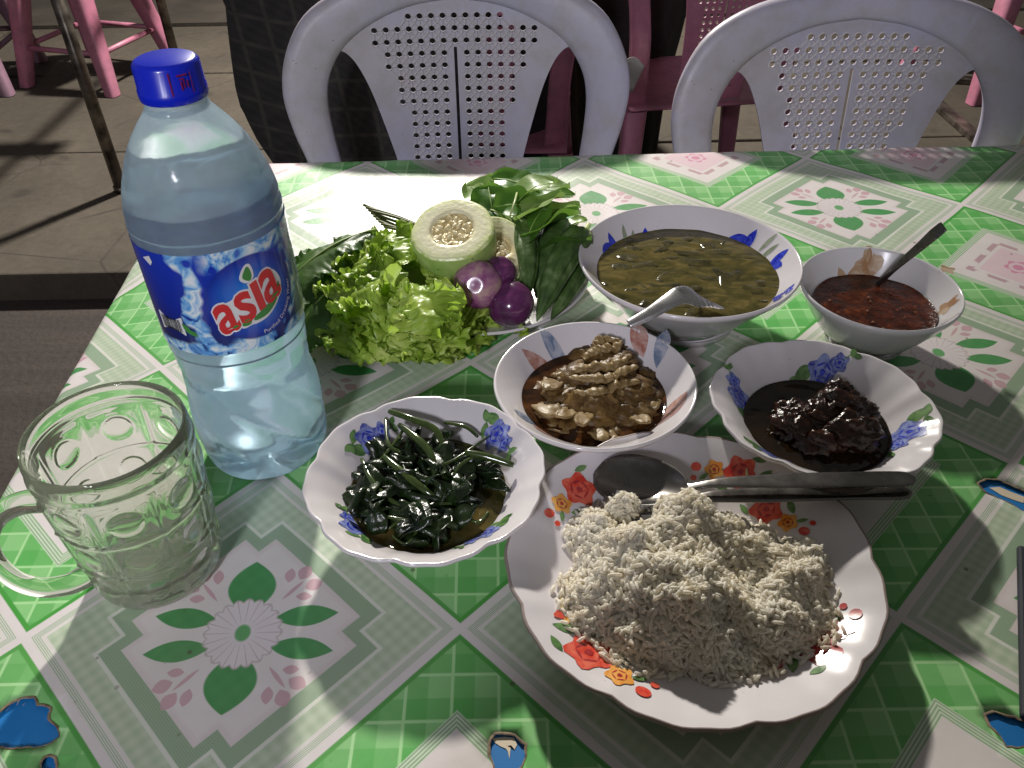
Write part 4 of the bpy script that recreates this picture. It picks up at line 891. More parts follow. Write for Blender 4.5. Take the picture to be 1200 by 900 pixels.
# ------------------------------------------------------------------ water bottle
def make_bottle():
    c = Vector((.1165, .1705, .0009)); t = thing('water_bottle', c, 'large plastic drinking water bottle with blue cap and blue label, nearly full', 'bottle')
    # outer profile (height, radius)
    pr = [(0, .0405), (.004, .0435), (.012, .0455), (.03, .0468), (.045, .0468), (.058, .0458), (.072, .0442), (.086, .0438), (.100, .0448), (.110, .0458), (.116, .0462), (.190, .0464), (.198, .0470), (.207, .0462), (.218, .0438), (.228, .0405), (.238, .0360), (.248, .0300), (.256, .0240), (.262, .0190), (.266, .0172), (.272, .0168)]
    pr = [(h, r) for h, r in smooth_poly(pr, 4, closed=False)]
    pl = Mat('bottle_plastic', (.86, .94, 1.0), .13, IOR=1.30, Transmission_Weight=1.0)
    pl.bump(pl.noise(35, 3) + pl.noise(120, 2) * .3, .35, .0015)
    nt = pl.nt; df = pl.node('ShaderNodeBsdfDiffuse'); df.inputs[0].default_value = (.68, .80, .90, 1); tr = pl.node('ShaderNodeBsdfTranslucent'); tr.inputs[0].default_value = (.70, .84, .95, 1)
    a = pl.node('ShaderNodeMixShader'); a.inputs[0].default_value = .6; nt.links.new(df.outputs[0], a.inputs[1]); nt.links.new(tr.outputs[0], a.inputs[2])
    mx = pl.node('ShaderNodeMixShader'); hz = pl.noise(16, 4, .6); q = pl.node('ShaderNodeMath'); q.operation = 'MULTIPLY_ADD'; nt.links.new(hz.s, q.inputs[0]); q.inputs[1].default_value = .40; q.inputs[2].default_value = .22; bz = pl.xyz()[2]; up_ = (bz - .185) * 9.0; hz = hz + up_.clamp() * .75
    nt.links.new(q.outputs[0], mx.inputs[0]); nt.links.new(pl.p.outputs[0], mx.inputs[1]); nt.links.new(a.outputs[0], mx.inputs[2]); nt.links.new(mx.outputs[0], nt.nodes['Material Output'].inputs[0])
    def mod(h, th):
        k = 0
        # swirl grooves on the lower body and the waist rings, dents on the shoulder
        if .008 < h < .105:
            e = math.sin(PI * (h - .008) / .097) ; g = math.sin(3 * th + h * 70); k -= .0021 * e * math.exp(-((g) / .20) ** 2)
        k -= .0009 * math.exp(-((h - .088) / .0022) ** 2) + .0007 * math.exp(-((h - .022) / .002) ** 2) + .0008 * math.exp(-((h - .203) / .0016) ** 2)
        if .196 < h < .225: k -= .0012 * max(0, math.sin(6 * th + 1)) * math.sin(PI * (h - .196) / .029)
        k += .0007 * mn.noise((math.cos(th) * 2.2, math.sin(th) * 2.2, h * 40)) * (0 if .118 < h < .188 else 1)
        return k
    def shell(inset, name, mat, h0, h1, cap_top=False, N=112, bottom=True):
        b = MB(); P = [(h, r) for h, r in pr if h0 <= h <= h1]; 
        if P[-1][0] < h1 - 1e-5: P.append((h1, interp(pr, h1)))
        hh = [max(h, h0 + inset) for h, _ in P]
        vs = [((r + mod(h, 2 * PI * k / N) - inset) * math.cos(2 * PI * k / N), (r + mod(h, 2 * PI * k / N) - inset) * math.sin(2 * PI * k / N), z) for (h, r), z in zip(P, hh) for k in range(N)]
        fs = [(j * N + k, j * N + (k + 1) % N, (j + 1) * N + (k + 1) % N, (j + 1) * N + k) for j in range(len(P) - 1) for k in range(N)]
        b.add(vs, fs)
        if bottom:   # petaloid base rising to the centre
            rr = P[0][1] - inset
            base0 = len(b.v) ; vs = []; fs = []
            for j, s in enumerate((.86, .7, .5, .3, .1)):
                for k in range(N): th = 2 * PI * k / N; vs.append((rr * s * math.cos(th), rr * s * math.sin(th), hh[0] + .010 * (1 - s) ** .7 * (.55 + .45 * math.cos(5 * th)) ))
            for j in range(4):
                for k in range(N): fs.append((j * N + k, (j + 1) * N + k, (j + 1) * N + (k + 1) % N, j * N + (k + 1) % N))
            fs.append(tuple(4 * N + k for k in range(N - 1, -1, -1)))
            b.add(vs, fs)
            for k in range(N): b.f.append((k, base0 + k, base0 + (k + 1) % N, (k + 1) % N)); b.m.append(0)
        if cap_top:
            top = (len(P) - 1) * N; b.f.append(tuple(top + k for k in range(N))); b.m.append(0)
        return b.build(name, mat, t)
    body = shell(0, 'bottle_body', pl.m, 0, .272); fixn(body)
    wt = Mat('water', (.70, .88, 1.0), .0, IOR=1.33, Transmission_Weight=1.0); wt.bump(wt.noise(14, 3), .35, .003)
    fixn(shell(.0007, 'water', wt.m, 0, .213, cap_top=True))
    # neck and cap
    nk = Mat('neck_plastic', (.62, .72, .76), .25, Transmission_Weight=.5).m
    b = MB(); b.grid(lambda u, v: (.0172 * math.cos(2 * PI * u), .0172 * math.sin(2 * PI * u), .262 + .008 * v), 48, 3, closed_u=True); b.build('neck', nk, t)
    cp = Mat('blue_cap', (.004, .02, .62), .28); cp.p.inputs['Coat Weight'].default_value = .2
    b = MB(); N = 120; cr = .0186
    prc = [(.2690, cr), (.2705, cr + .0004), (.2745, cr + .0004), (.2752, cr - .0003), (.2875, cr - .0006), (.2895, cr - .0018), (.2903, cr - .0036), (.2902, .0005)]
    vs = [((r + (.00022 if k % 2 and .275 < h < .288 else 0)) * math.cos(2 * PI * k / N), (r + (.00022 if k % 2 and .275 < h < .288 else 0)) * math.sin(2 * PI * k / N), h) for h, r in prc for k in range(N)]
    b.add(vs, [(j * N + k, j * N + (k + 1) % N, (j + 1) * N + (k + 1) % N, (j + 1) * N + k) for j in range(len(prc) - 1) for k in range(N)] + [tuple((len(prc) - 1) * N + k for k in range(N))])
    b.build('cap', cp.m, t)
    # faint red printing on the cap's side
    rd = Mat('cap_red_print', (.22, .01, .12), .35).m; b = MB()
    def capq(a0, a1, h0, h1): b.grid(lambda u, v: ((cr + .00035) * math.cos(lerp(a0, a1, u)), (cr + .00035) * math.sin(lerp(a0, a1, u)), lerp(h0, h1, v)), 6, 2)
    for a0, a1, h0, h1 in ((-1.25, -1.21, .271, .287), (-1.02, -.70, .2845, .2855), (-.62, -.58, .271, .286), (-.95, -.9, .277, .282), (-.86, -.82, .278, .2825), (-.95, -.82, .2825, .2835), (-.9, -.6, .2725, .2735), (-.76, -.71, .278, .282)): capq(a0, a1, h0, h1)
    b.build('cap_print', rd, t)
    # label sleeve
    RL = .0470; A0 = -1.16   # direction that faces the camera
    lb = Mat('label_print', (.01, .03, .35), .22); lb.p.inputs['Coat Weight'].default_value = .3
    n = lb.node('ShaderNodeUVMap'); n.uv_map = 'lab'; U, V, _ = lb.xyz(n.outputs[0])   # U in metres round from A0, V height
    vec = lb.node('ShaderNodeCombineXYZ'); lb.nt.links.new(U.s, vec.inputs[0]); lb.nt.links.new(V.s, vec.inputs[1]); vo = vec.outputs[0]
    spl = lb.noise(60, 5, .55, vec=vo, dist=1.2); wav = lb.noise(26, 3, .5, vec=vo)
    deep = lb.ramp((V - .118) * 14 + U * 2, [(.0, (.006, .010, .09)), (.45, (.006, .026, .36)), (1, (.010, .045, .52))])
    Uc = U - .014; Vc = V - .156
    disc = ((Uc * Uc) / (.0315 ** 2) + (Vc * Vc) / (.0300 ** 2)).sqrt()
    ww = spl * 1.0
    water = lb.ramp(ww, [(.36, (.03, .12, .55)), (.45, (.12, .38, .82)), (.52, (.45, .70, .93)), (.60, (.90, .95, .98)), (.7, (.30, .55, .88))])
    band = disc.gt(.99, .04) * (disc + (wav - .5) * 1.4).lt(1.18, .10) * (U + V * -.9 + .120).gt(0.0, .01)
    streak = ((U + .024 + (wav - .5) * .05).abs()).lt(.007, .003)
    low = (V + (wav - .5) * .022).lt(.1275, .003)
    hi = (V + (wav - .5) * .02).gt(.1815, .004) * U.gt(-.012, .01)
    mask = band.max(streak).max(low).max(hi).clamp() * spl.gt(.40, .06)
    c = lb.mix(mask, deep, water)
    c = lb.mix(disc.lt(.97, .03), c, lb.ramp(disc + (wav - .5) * .3, [(.0, (.05, .42, .90)), (.45, (.015, .16, .70)), (.85, (.008, .05, .46)), (1.0, (.006, .025, .32))]))
    lb.color(c)
    N = 128; me = bpy.data.meshes.new('label'); vs = []; uv = []; rows = 14
    for j in range(rows):
        h = lerp(.1195, .1920, j / (rows - 1))
        for k in range(N + 1):
            a = A0 - PI + 2 * PI * k / N; r = RL + .00012 * mn.noise((math.cos(a) * 3, math.sin(a) * 3, h * 60)) + (.0002 * (k / N)); vs.append((r * math.cos(a), r * math.sin(a), h)); uv.append(((a - A0) * RL, h))
    fs = [(j * (N + 1) + k, j * (N + 1) + k + 1, (j + 1) * (N + 1) + k + 1, (j + 1) * (N + 1) + k) for j in range(rows - 1) for k in range(N)]
    me.from_pydata(vs, [], fs); ul = me.uv_layers.new(name='lab')
    for i, l in enumerate(me.loops): ul.data[i].uv = uv[l.vertex_index]
    me.materials.append(lb.m); me.polygons.foreach_set('use_smooth', [True] * len(fs)); lo = bpy.data.objects.new('label', me); COL.objects.link(lo); lo.parent = t
    def wrap(x, y, off): a = A0 + x / RL; return ((RL + off) * math.cos(a), (RL + off) * math.sin(a), y)
    def flat(name, P, mat, off):
        n = len(P); cx = sum(p[0] for p in P) / n; cy = sum(p[1] for p in P) / n; b = MB()
        vs = [wrap(lerp(cx, p[0], s), lerp(cy, p[1], s), off) for s in (.001, .25, .5, .75, 1) for p in P]
        b.add(vs, [(j * n + k, j * n + (k + 1) % n, (j + 1) * n + (k + 1) % n, (j + 1) * n + k) for j in range(4) for k in range(n)]); return b.build(name, mat, lo)
    white = Mat('label_white', (.82, .82, .84), .3).m; red = Mat('label_red', (.68, .03, .035), .3).m; grn = Mat('label_green', (.05, .27, .05), .3).m; blk = Mat('label_black', (.02, .02, .025), .4).m
    def text(s, size, ox, oy, ang, mat, off, grow=0, shear=0, name='lettering', warp=None, space=1, sx=1):
        cu = bpy.data.curves.new('t', 'FONT'); cu.body = s; cu.size = size; cu.offset = grow; cu.shear = shear; cu.space_character = space; cu.align_x = 'CENTER'; cu.align_y = 'CENTER'; cu.resolution_u = 3
        o = bpy.data.objects.new('t', cu); COL.objects.link(o); bpy.context.view_layer.update()
        mm = bpy.data.meshes.new_from_object(o.evaluated_get(bpy.context.evaluated_depsgraph_get())); bpy.data.objects.remove(o)
        for v_ in mm.vertices:
            x, y = v_.co.x * sx + .18 * v_.co.y * (0 if warp else 1), v_.co.y
            if warp: x, y = warp(x, y)
            else: x, y = x * math.cos(ang) - y * math.sin(ang), x * math.sin(ang) + y * math.cos(ang)
            v_.co = wrap(ox + x, oy + y, off)
        mm.materials.clear(); mm.materials.append(mat); mm.name = name; q = bpy.data.objects.new(name, mm); COL.objects.link(q); q.parent = lo; return q
    LX, LY, AN = .0100, .1560, .31
    R_ = lambda x, y: (LX + x * math.cos(AN) - y * math.sin(AN), LY + x * math.sin(AN) + y * math.cos(AN))
    LF = lambda name, P, mat, off: flat(name, [R_(*p) for p in smooth_poly(P, 4)], mat, off)
    # white ground, green leaves under the word, then each letter on its rising baseline
    LF('logo_ground', [(-.0255, -.0095), (-.0240, .0020), (-.0185, .0060), (-.0105, .0060), (-.004, .0070), (.003, .0070), (.0070, .0080), (.0130, .0090), (.0190, .0090), (.0230, .0050), (.0242, -.0030), (.0215, -.0095), (.0135, -.0155), (.0040, -.0185), (-.004, -.0180), (-.0080, -.0165), (-.0130, -.0160), (-.0170, -.0125), (-.0235, -.0115)], white, .00033)
    LF('logo_leaf', [(-.0050, -.0150), (.0035, -.0168), (.0125, -.0142), (.0190, -.0090), (.0215, -.0040), (.0120, -.0095), (.0040, -.0115), (-.0030, -.0125)], grn, .0005)
    LF('logo_leaf', [(-.0130, -.0140), (-.0090, -.0155), (-.0065, -.0135), (-.0080, -.0112), (-.0115, -.0112)], grn, .0005)
    LF('logo_leaf', [(-.0190, -.0118), (-.0150, -.0130), (-.0128, -.0112), (-.0150, -.0102)], grn, .0005)
    LF('logo_leaf', [(.0035, .0110), (.0015, .0160), (.0075, .0215), (.0115, .0210), (.0110, .0150), (.0085, .0110)], white, .00037)
    LF('logo_leaf', [(.0052, .0118), (.0035, .0158), (.0082, .0202), (.0098, .0196), (.0094, .0150), (.0074, .0116)], grn, .0006)
    for ch, x, y, sz, sx in (('a', -.0180, -.0005, .0420, .74), ('s', -.0045, .0004, .0420, .80), ('\u0131', .0058, .0020, .0420, .92), ('a', .0158, .0026, .0455, .72)):
        px, py = R_(x, y); text(ch, sz, px, py, AN, white, .00045, grow=.0021, name='letter_outline', sx=sx); text(ch, sz, px, py, AN, red, .00065, grow=.0009, name='letter', sx=sx)
    # small line of text curving round the lower right of the disc
    def arc(x, y): a = -1.02 + x / .0275; r = .0275 - y; return (r * math.cos(a), r * 1.0 * math.sin(a))
    def arc2(x, y): a = -.80 + x / .0262; r = .0262 - y; return (r * math.cos(a), r * math.sin(a))
    text('Purified Drinking Water', .0040, .0140, .1560, 0, white, .0006, warp=arc2, name='small_print', space=1.05)
    # barcode panel and small marks on the left of the label
    bx, by = -.0455, .1400
    flat('barcode_panel', [(bx - .010, by - .0065), (bx + .0105, by - .0065), (bx + .0105, by + .0068), (bx - .010, by + .0068)], white, .0003)
    rb = random.Random(9); x = bx - .0078
    while x < bx + .0082:
        wd = rb.choice((.0003, .0005, .0008)); flat('barcode_bar', [(x, by - .0045), (x + wd, by - .0045), (x + wd, by + .005), (x, by + .005)], blk, .00045); x += wd + rb.choice((.0004, .0006))
    flat('leaf_mark', leafp(-.0330, .1390, .0050, .0020, -1.0), grn, .0004); flat('leaf_mark', leafp(-.0300, .1365, .0040, .0018, -.6), grn, .0004)
    flat('white_mark', [(-.0520, .1860), (-.0450, .1890), (-.0440, .1850), (-.0465, .1820)], white, .0004)
make_bottle()

# ------------------------------------------------------------------ glass mug
def make_mug():
    c = Vector((.0690, .0560, .0009)); t = thing('glass_mug', c, 'empty clear glass beer mug with oval dimples and a thick handle, at the left edge', 'mug')
    gl = Mat('clear_glass', (.97, 1.0, .94), .02, IOR=1.47, Transmission_Weight=1.0)
    df = gl.node('ShaderNodeBsdfDiffuse'); df.inputs[0].default_value = (.78, .84, .62, 1); mx = gl.node('ShaderNodeMixShader'); mx.inputs[0].default_value = .09
    gl.nt.links.new(gl.p.outputs[0], mx.inputs[1]); gl.nt.links.new(df.outputs[0], mx.inputs[2]); gl.nt.links.new(mx.outputs[0], gl.nt.nodes['Material Output'].inputs[0])
    H = .117; N = 192; rows = 84
    def outer(h, th):
        base = interp([(0, .0385), (.004, .0402), (.02, .0415), (.05, .0440), (.085, .0462), (.100, .0468), (.106, .0464), (.113, .0463), (H, .0456)], h)
        k = 0; ncol = 8
        ph = (th * ncol / (2 * PI)) % 1; col = ph - .5          # -.5 .. .5 inside a column
        if .006 < h < .100:
            e = min(1, (h - .006) / .006, (.100 - h) / .005)
            k += .0011 * math.exp(-((abs(col) - .5) / .055) ** 2) * e - .0006 * e
            for hc, hh in ((.083, .0095), (.050, .0095), (.020, .0075)):
                q = math.sqrt((col / .27) ** 2 + ((h - hc) / hh) ** 2)
                k += .0015 * max(0, 1 - q * q) ** .6 - .0006 * math.exp(-((q - 1.05) / .12) ** 2)
            for hr in (.066, .035): k += .0011 * math.exp(-((h - hr) / .0013) ** 2)
        k += .0009 * math.exp(-((h - .1035) / .0014) ** 2)
        return base + k
    b = MB(); vs = []; ring = 0
    for j in range(rows):
        h = H * j / (rows - 1)
        for k in range(N): th = 2 * PI * k / N; r = outer(h, th); vs.append((r * math.cos(th), r * math.sin(th), h))
    prof = [(H + .0012, .0450), (H + .0012, .0440), (H - .001, .0432)] + [(lerp(H - .006, .016, q / 14), lerp(.0428, .0365, (q / 14) ** 1.3)) for q in range(15)] + [(.0115, .031), (.0105, .02), (.010, .0006)]
    for h, r in prof:
        for k in range(N): th = 2 * PI * k / N; vs.append((r * math.cos(th), r * math.sin(th), h))
    T = rows + len(prof); fs = [(j * N + k, j * N + (k + 1) % N, (j + 1) * N + (k + 1) % N, (j + 1) * N + k) for j in range(T - 1) for k in range(N)]
    fs.append(tuple((T - 1) * N + k for k in range(N)))
    b.add(vs, fs)
    # underside with a shallow hollow
    vs = [(r * math.cos(2 * PI * k / N), r * math.sin(2 * PI * k / N), z) for r, z in ((.034, .0), (.031, .0022), (.0005, .0030)) for k in range(N)]
    o0 = len(b.v); b.add(vs, [(j * N + k, (j + 1) * N + k, (j + 1) * N + (k + 1) % N, j * N + (k + 1) % N) for j in range(2) for k in range(N)])
    for k in range(N): b.f.append((k, o0 + k, o0 + (k + 1) % N, (k + 1) % N)); b.m.append(0)
    fixn(b.build('glass_body', gl.m, t))
    az = math.radians(222); d = Vector((math.cos(az), math.sin(az), 0))
    P = [(.0445, .092), (.052, .096), (.060, .097), (.068, .094), (.075, .085), (.078, .072), (.077, .057), (.073, .043), (.065, .031), (.055, .024), (.048, .022), (.0415, .022)]
    q = MB(); pts = smooth_poly([tuple(d * x + Vector((0, 0, z))) for x, z in P], 5, closed=False); n = len(pts)
    q.tube(pts, [.0078 - .0016 * math.sin(PI * k / (n - 1)) for k in range(n)], 20, squash=(1.05, .85)); fixn(q.build('handle', gl.m, t))
make_mug()

# ------------------------------------------------------------------ chairs
OUT = [(0, .174), (.08, .169), (.145, .155), (.198, .126), (.228, .080), (.238, .032), (.230, -.02), (.216, -.07), (.205, -.15), (.200, -.24), (.197, -.31)]
INN = [(0, .141), (.055, .134), (.105, .117), (.148, .090), (.173, .055), (.181, .020), (.179, -.02), (.172, -.07), (.160, -.15), (.155, -.24), (.150, -.31)]
def chair_mat(name, a, b, dirty):
    m = Mat(name, a, .38); n = m.noise(5, 4); n2 = m.noise(26, 6, .7); sp = m.voro(70).lt(.07, .03) * m.noise(12, 2).gt(.52, .05)
    c = m.ramp(n, [(.35, a), (.65, b)]); c = m.mix(n2.gt(.54, .2) * .42, c, dirty); c = m.mix(sp * .6, c, (.06, .05, .04)); m.color(c); m.set('Roughness', .28 + n2 * .3); m.bump(n2, .15, .001); return m.m
GREY = chair_mat('lilac_grey_plastic', (.46, .42, .48), (.41, .40, .56), (.32, .28, .25))
PINKM = chair_mat('pink_plastic', (.38, .13, .20), (.44, .17, .25), (.18, .09, .11))
CANE = Mat('cane_relief_plastic', (.62, .58, .62), .2).m  # whiter than the chair plastic; sparkle on the strands put into the colour
def cdt(outline, holes, pts=[]):
    V = []; E = []
    for loop in [outline] + holes:
        b = len(V); V += [Vector(p) for p in loop]; E += [(b + i, b + (i + 1) % len(loop)) for i in range(len(loop))]
    V += [Vector(p) for p in pts]
    v2, e2, f2, *_ = delaunay_2d_cdt(V, E, [], 0, 1e-7)
    def ins(x, y, Q):
        r = False; j = len(Q) - 1
        for i in range(len(Q)):
            if (Q[i][1] > y) != (Q[j][1] > y) and x < (Q[j][0] - Q[i][0]) * (y - Q[i][1]) / (Q[j][1] - Q[i][1]) + Q[i][0]: r = not r
            j = i
        return r
    F = []
    for f in f2:
        cx = sum(v2[i].x for i in f) / len(f); cy = sum(v2[i].y for i in f) / len(f)
        if ins(cx, cy, outline) and not any(ins(cx, cy, h) for h in holes): F.append(tuple(f))
    return v2, F
def panel_geo():
    half = [(0, .150), (.055, .143), (.110, .124), (.150, .096), (.160, .084), (.150, .079), (.138, .066), (.127, .045), (.118, .022), (.108, -.01), (.098, -.045), (.090, -.08), (.084, -.15), (.080, -.24), (.080, -.30)]
    h = smooth_poly(half, 3, closed=False); outline = h + [(-x, z) for x, z in reversed(h[1:])]
    zone = [(.150, .13), (.132, .105), (.116, .080), (.097, .045), (.083, .010), (.073, -.03), (.064, -.08), (.062, -.15), (.062, -.28)]
    lim = sorted([(z, x) for x, z in zone]); inner = sorted([(x, z) for x, z in INN[:5]])
    holes = []; centers = []
    p = .0155; row = 0; z = -.268
    while z < .132:
        for i in range(-9, 10):
            x = (i + .0) * p
            if abs(x) < .006: 
                if z < .083: continue
            if abs(x) > interp(lim, z) - .0038: continue
            if z > interp(inner, abs(x)) - .009: continue
            if z < .083 and abs(x) < .009: continue
            centers.append((x, z)); holes.append([(x + .0042 * math.cos(2 * PI * k / 8), z + .0042 * math.sin(2 * PI * k / 8)) for k in range(8)])
        z += p; row += 1
    holes.append([(-.0022, .080), (.0022, .080), (.0022, -.27), (-.0022, -.27)])
    extra = [(x * .01 + .0005, z * .01) for x in range(-16, 17) for z in range(-30, 16)]
    extra = [e for e in extra if all(math.dist(e, c) > .0062 for c in centers) and abs(e[0]) > .005]
    return outline, holes, extra, centers
PO, PH, PE, PC = panel_geo(); PV, PF = cdt(PO, PH, PE)
def back_y(x, z): return -.55 * x * x * 1.0 + .17 * z + .015 * 0      # concave toward the sitter, leaning back
def make_chair(name, mat, label, cat, group, scale=1.0):
    t = thing(name, (0, 0, 0), label, cat, group)
    S = lambda x, z, dy=0: Vector((x, back_y(x, z) * 1.0 + dy, z))
    # arch, a rounded band
    oh = smooth_poly(OUT, 5, closed=False); ih = smooth_poly(INN, 5, closed=False)
    o = [(-x, z) for x, z in reversed(oh[1:])] + oh; i_ = [(-x, z) for x, z in reversed(ih[1:])] + ih; n = len(o)
    b = MB()
    def fn(u, v):
        k = int(round(v * (n - 1))); a, c = o[k], i_[k]; prof = [(0, .006), (-.02, .0), (0, -.006), (.10, -.0125), (.25, -.0145), (.5, -.015), (.85, -.014), (1.0, -.010), (1.02, -.004), (1.0, .002), (.8, .001), (.5, -.003), (.22, -.002), (.10, .003)]
        q = prof[int(round(u * len(prof))) % len(prof)]; x = lerp(a[0], c[0], q[0]); z = lerp(a[1], c[1], q[0])
        return S(x, z, q[1])
    b.grid(fn, 14, n, closed_u=True); fixn(b.build('back_frame', mat, t))
    me = bpy.data.meshes.new('back_panel'); me.from_pydata([S(p.x, p.y, -.004) for p in PV], [], PF); me.materials.append(mat); me.polygons.foreach_set('use_smooth', [False] * len(PF))
    q = bpy.data.objects.new('back_panel', me); COL.objects.link(q); q.parent = t; solid(q, .0032, 1)
    # moulded cane relief: raised crossing strands and hole collars
    b = MB(); 
    for (x, z) in PC:
        for k in range(8):
            a0, a1 = 2 * PI * k / 8, 2 * PI * (k + 1) / 8; r0, r1 = .0044, .0058
            b.add([S(x + r0 * math.cos(a0), z + r0 * math.sin(a0), -.0088), S(x + r0 * math.cos(a1), z + r0 * math.sin(a1), -.0088), S(x + r1 * math.cos(a1), z + r1 * math.sin(a1), -.0072), S(x + r1 * math.cos(a0), z + r1 * math.sin(a0), -.0072)], [(0, 1, 2, 3)])
        for dx, dz in ((.0155, 0), (0, .0155), (.0155, .0155), (-.0155, .0155)):
            m_ = (x + dx / 2, z + dz / 2)
            if (round(x + dx, 5), round(z + dz, 5)) not in PCS: continue
            L = math.hypot(dx, dz); ux, uz = dx / L, dz / L; h = L / 2 - .0052; w_ = .0015
            b.add([S(m_[0] + ux * s * h - uz * r * w_, m_[1] + uz * s * h + ux * r * w_, -.0074 - (.0024 if r == 0 else 0)) for s in (-1, 1) for r in (-1, 0, 1)], [(0, 1, 4, 3), (1, 2, 5, 4)])
    cr = b.build('cane_relief', CANE if mat is GREY else mat, t, smooth=False); cr['kind'] = 'stuff'
    # seat (toward the table), apron and legs
    b = MB()
    b.grid(lambda u, v: ((u - .5) * 2 * lerp(.20, .215, v), -.02 - .40 * v, -.305 - .012 * math.cos((u - .5) * 3) * math.sin(PI * v) - (.012 if v > .97 else 0)), 15, 15); solid(b.build('seat', mat, t), .004)
    for sx in (-1, 1):
        for y0, y1 in ((-.04, .05), (-.38, -.42)):
            b = MB(); x0, x1 = sx * .185, sx * .225
            def fn(u, v, x0=x0, x1=x1, y0=y0, y1=y1, sx=sx):
                c = Vector((lerp(x0, x1, v), lerp(y0, y1, v), lerp(-.305, -.748, v))); r = lerp(.028, .019, v); th = 2 * PI * u; s1 = math.copysign(abs(math.cos(th)) ** .5, math.cos(th)); s2 = math.copysign(abs(math.sin(th)) ** .5, math.sin(th))
                return c + Vector((s1 * r, s2 * r * .9, 0))
            b.grid(fn, 16, 12, closed_u=True); b.build('leg', mat, t)
    t.scale = (scale,) * 3
    return t
PCS = set((round(x, 5), round(z, 5)) for x, z in PC)
def copy_tree(o, parent=None):
    c = o.copy(); COL.objects.link(c); c.parent = parent
    for ch in list(o.children): copy_tree(ch, c)
    return c
ch1 = make_chair('plastic_chair', GREY, 'lilac grey plastic chair with cane pattern back, behind the vegetables', 'chair', 'lilac grey plastic chairs across the table'); ch1.location = (.237, .868, -.002)
ch2 = copy_tree(ch1); ch2['label'] = 'lilac grey plastic chair with cane pattern back, at the right behind the sauce bowl'; ch2.location = (.766, .806, -.020); ch2.rotation_euler = (0, 0, -.03)
for ch, (x, y, rz) in ((None, (0, 0, 0)),):
    pass
pk = copy_tree(ch1); pk.name = 'pink_chair'
for c in pk.children: c.data = c.data.copy(); c.data.materials.clear(); c.data.materials.append(PINKM)
pk['label'] = 'pink plastic chair seen from behind, between the two lilac chairs'; pk['group'] = 'pink plastic chairs'; pk.location = (.80, 1.62, .0); pk.rotation_euler = (0, 0, PI + .12)
pk2 = copy_tree(pk); pk2['label'] = 'pink plastic chair directly behind the left lilac chair, mostly hidden by it'; pk2.location = (.235, 1.40, -.01); pk2.rotation_euler = (0, 0, PI - .05)

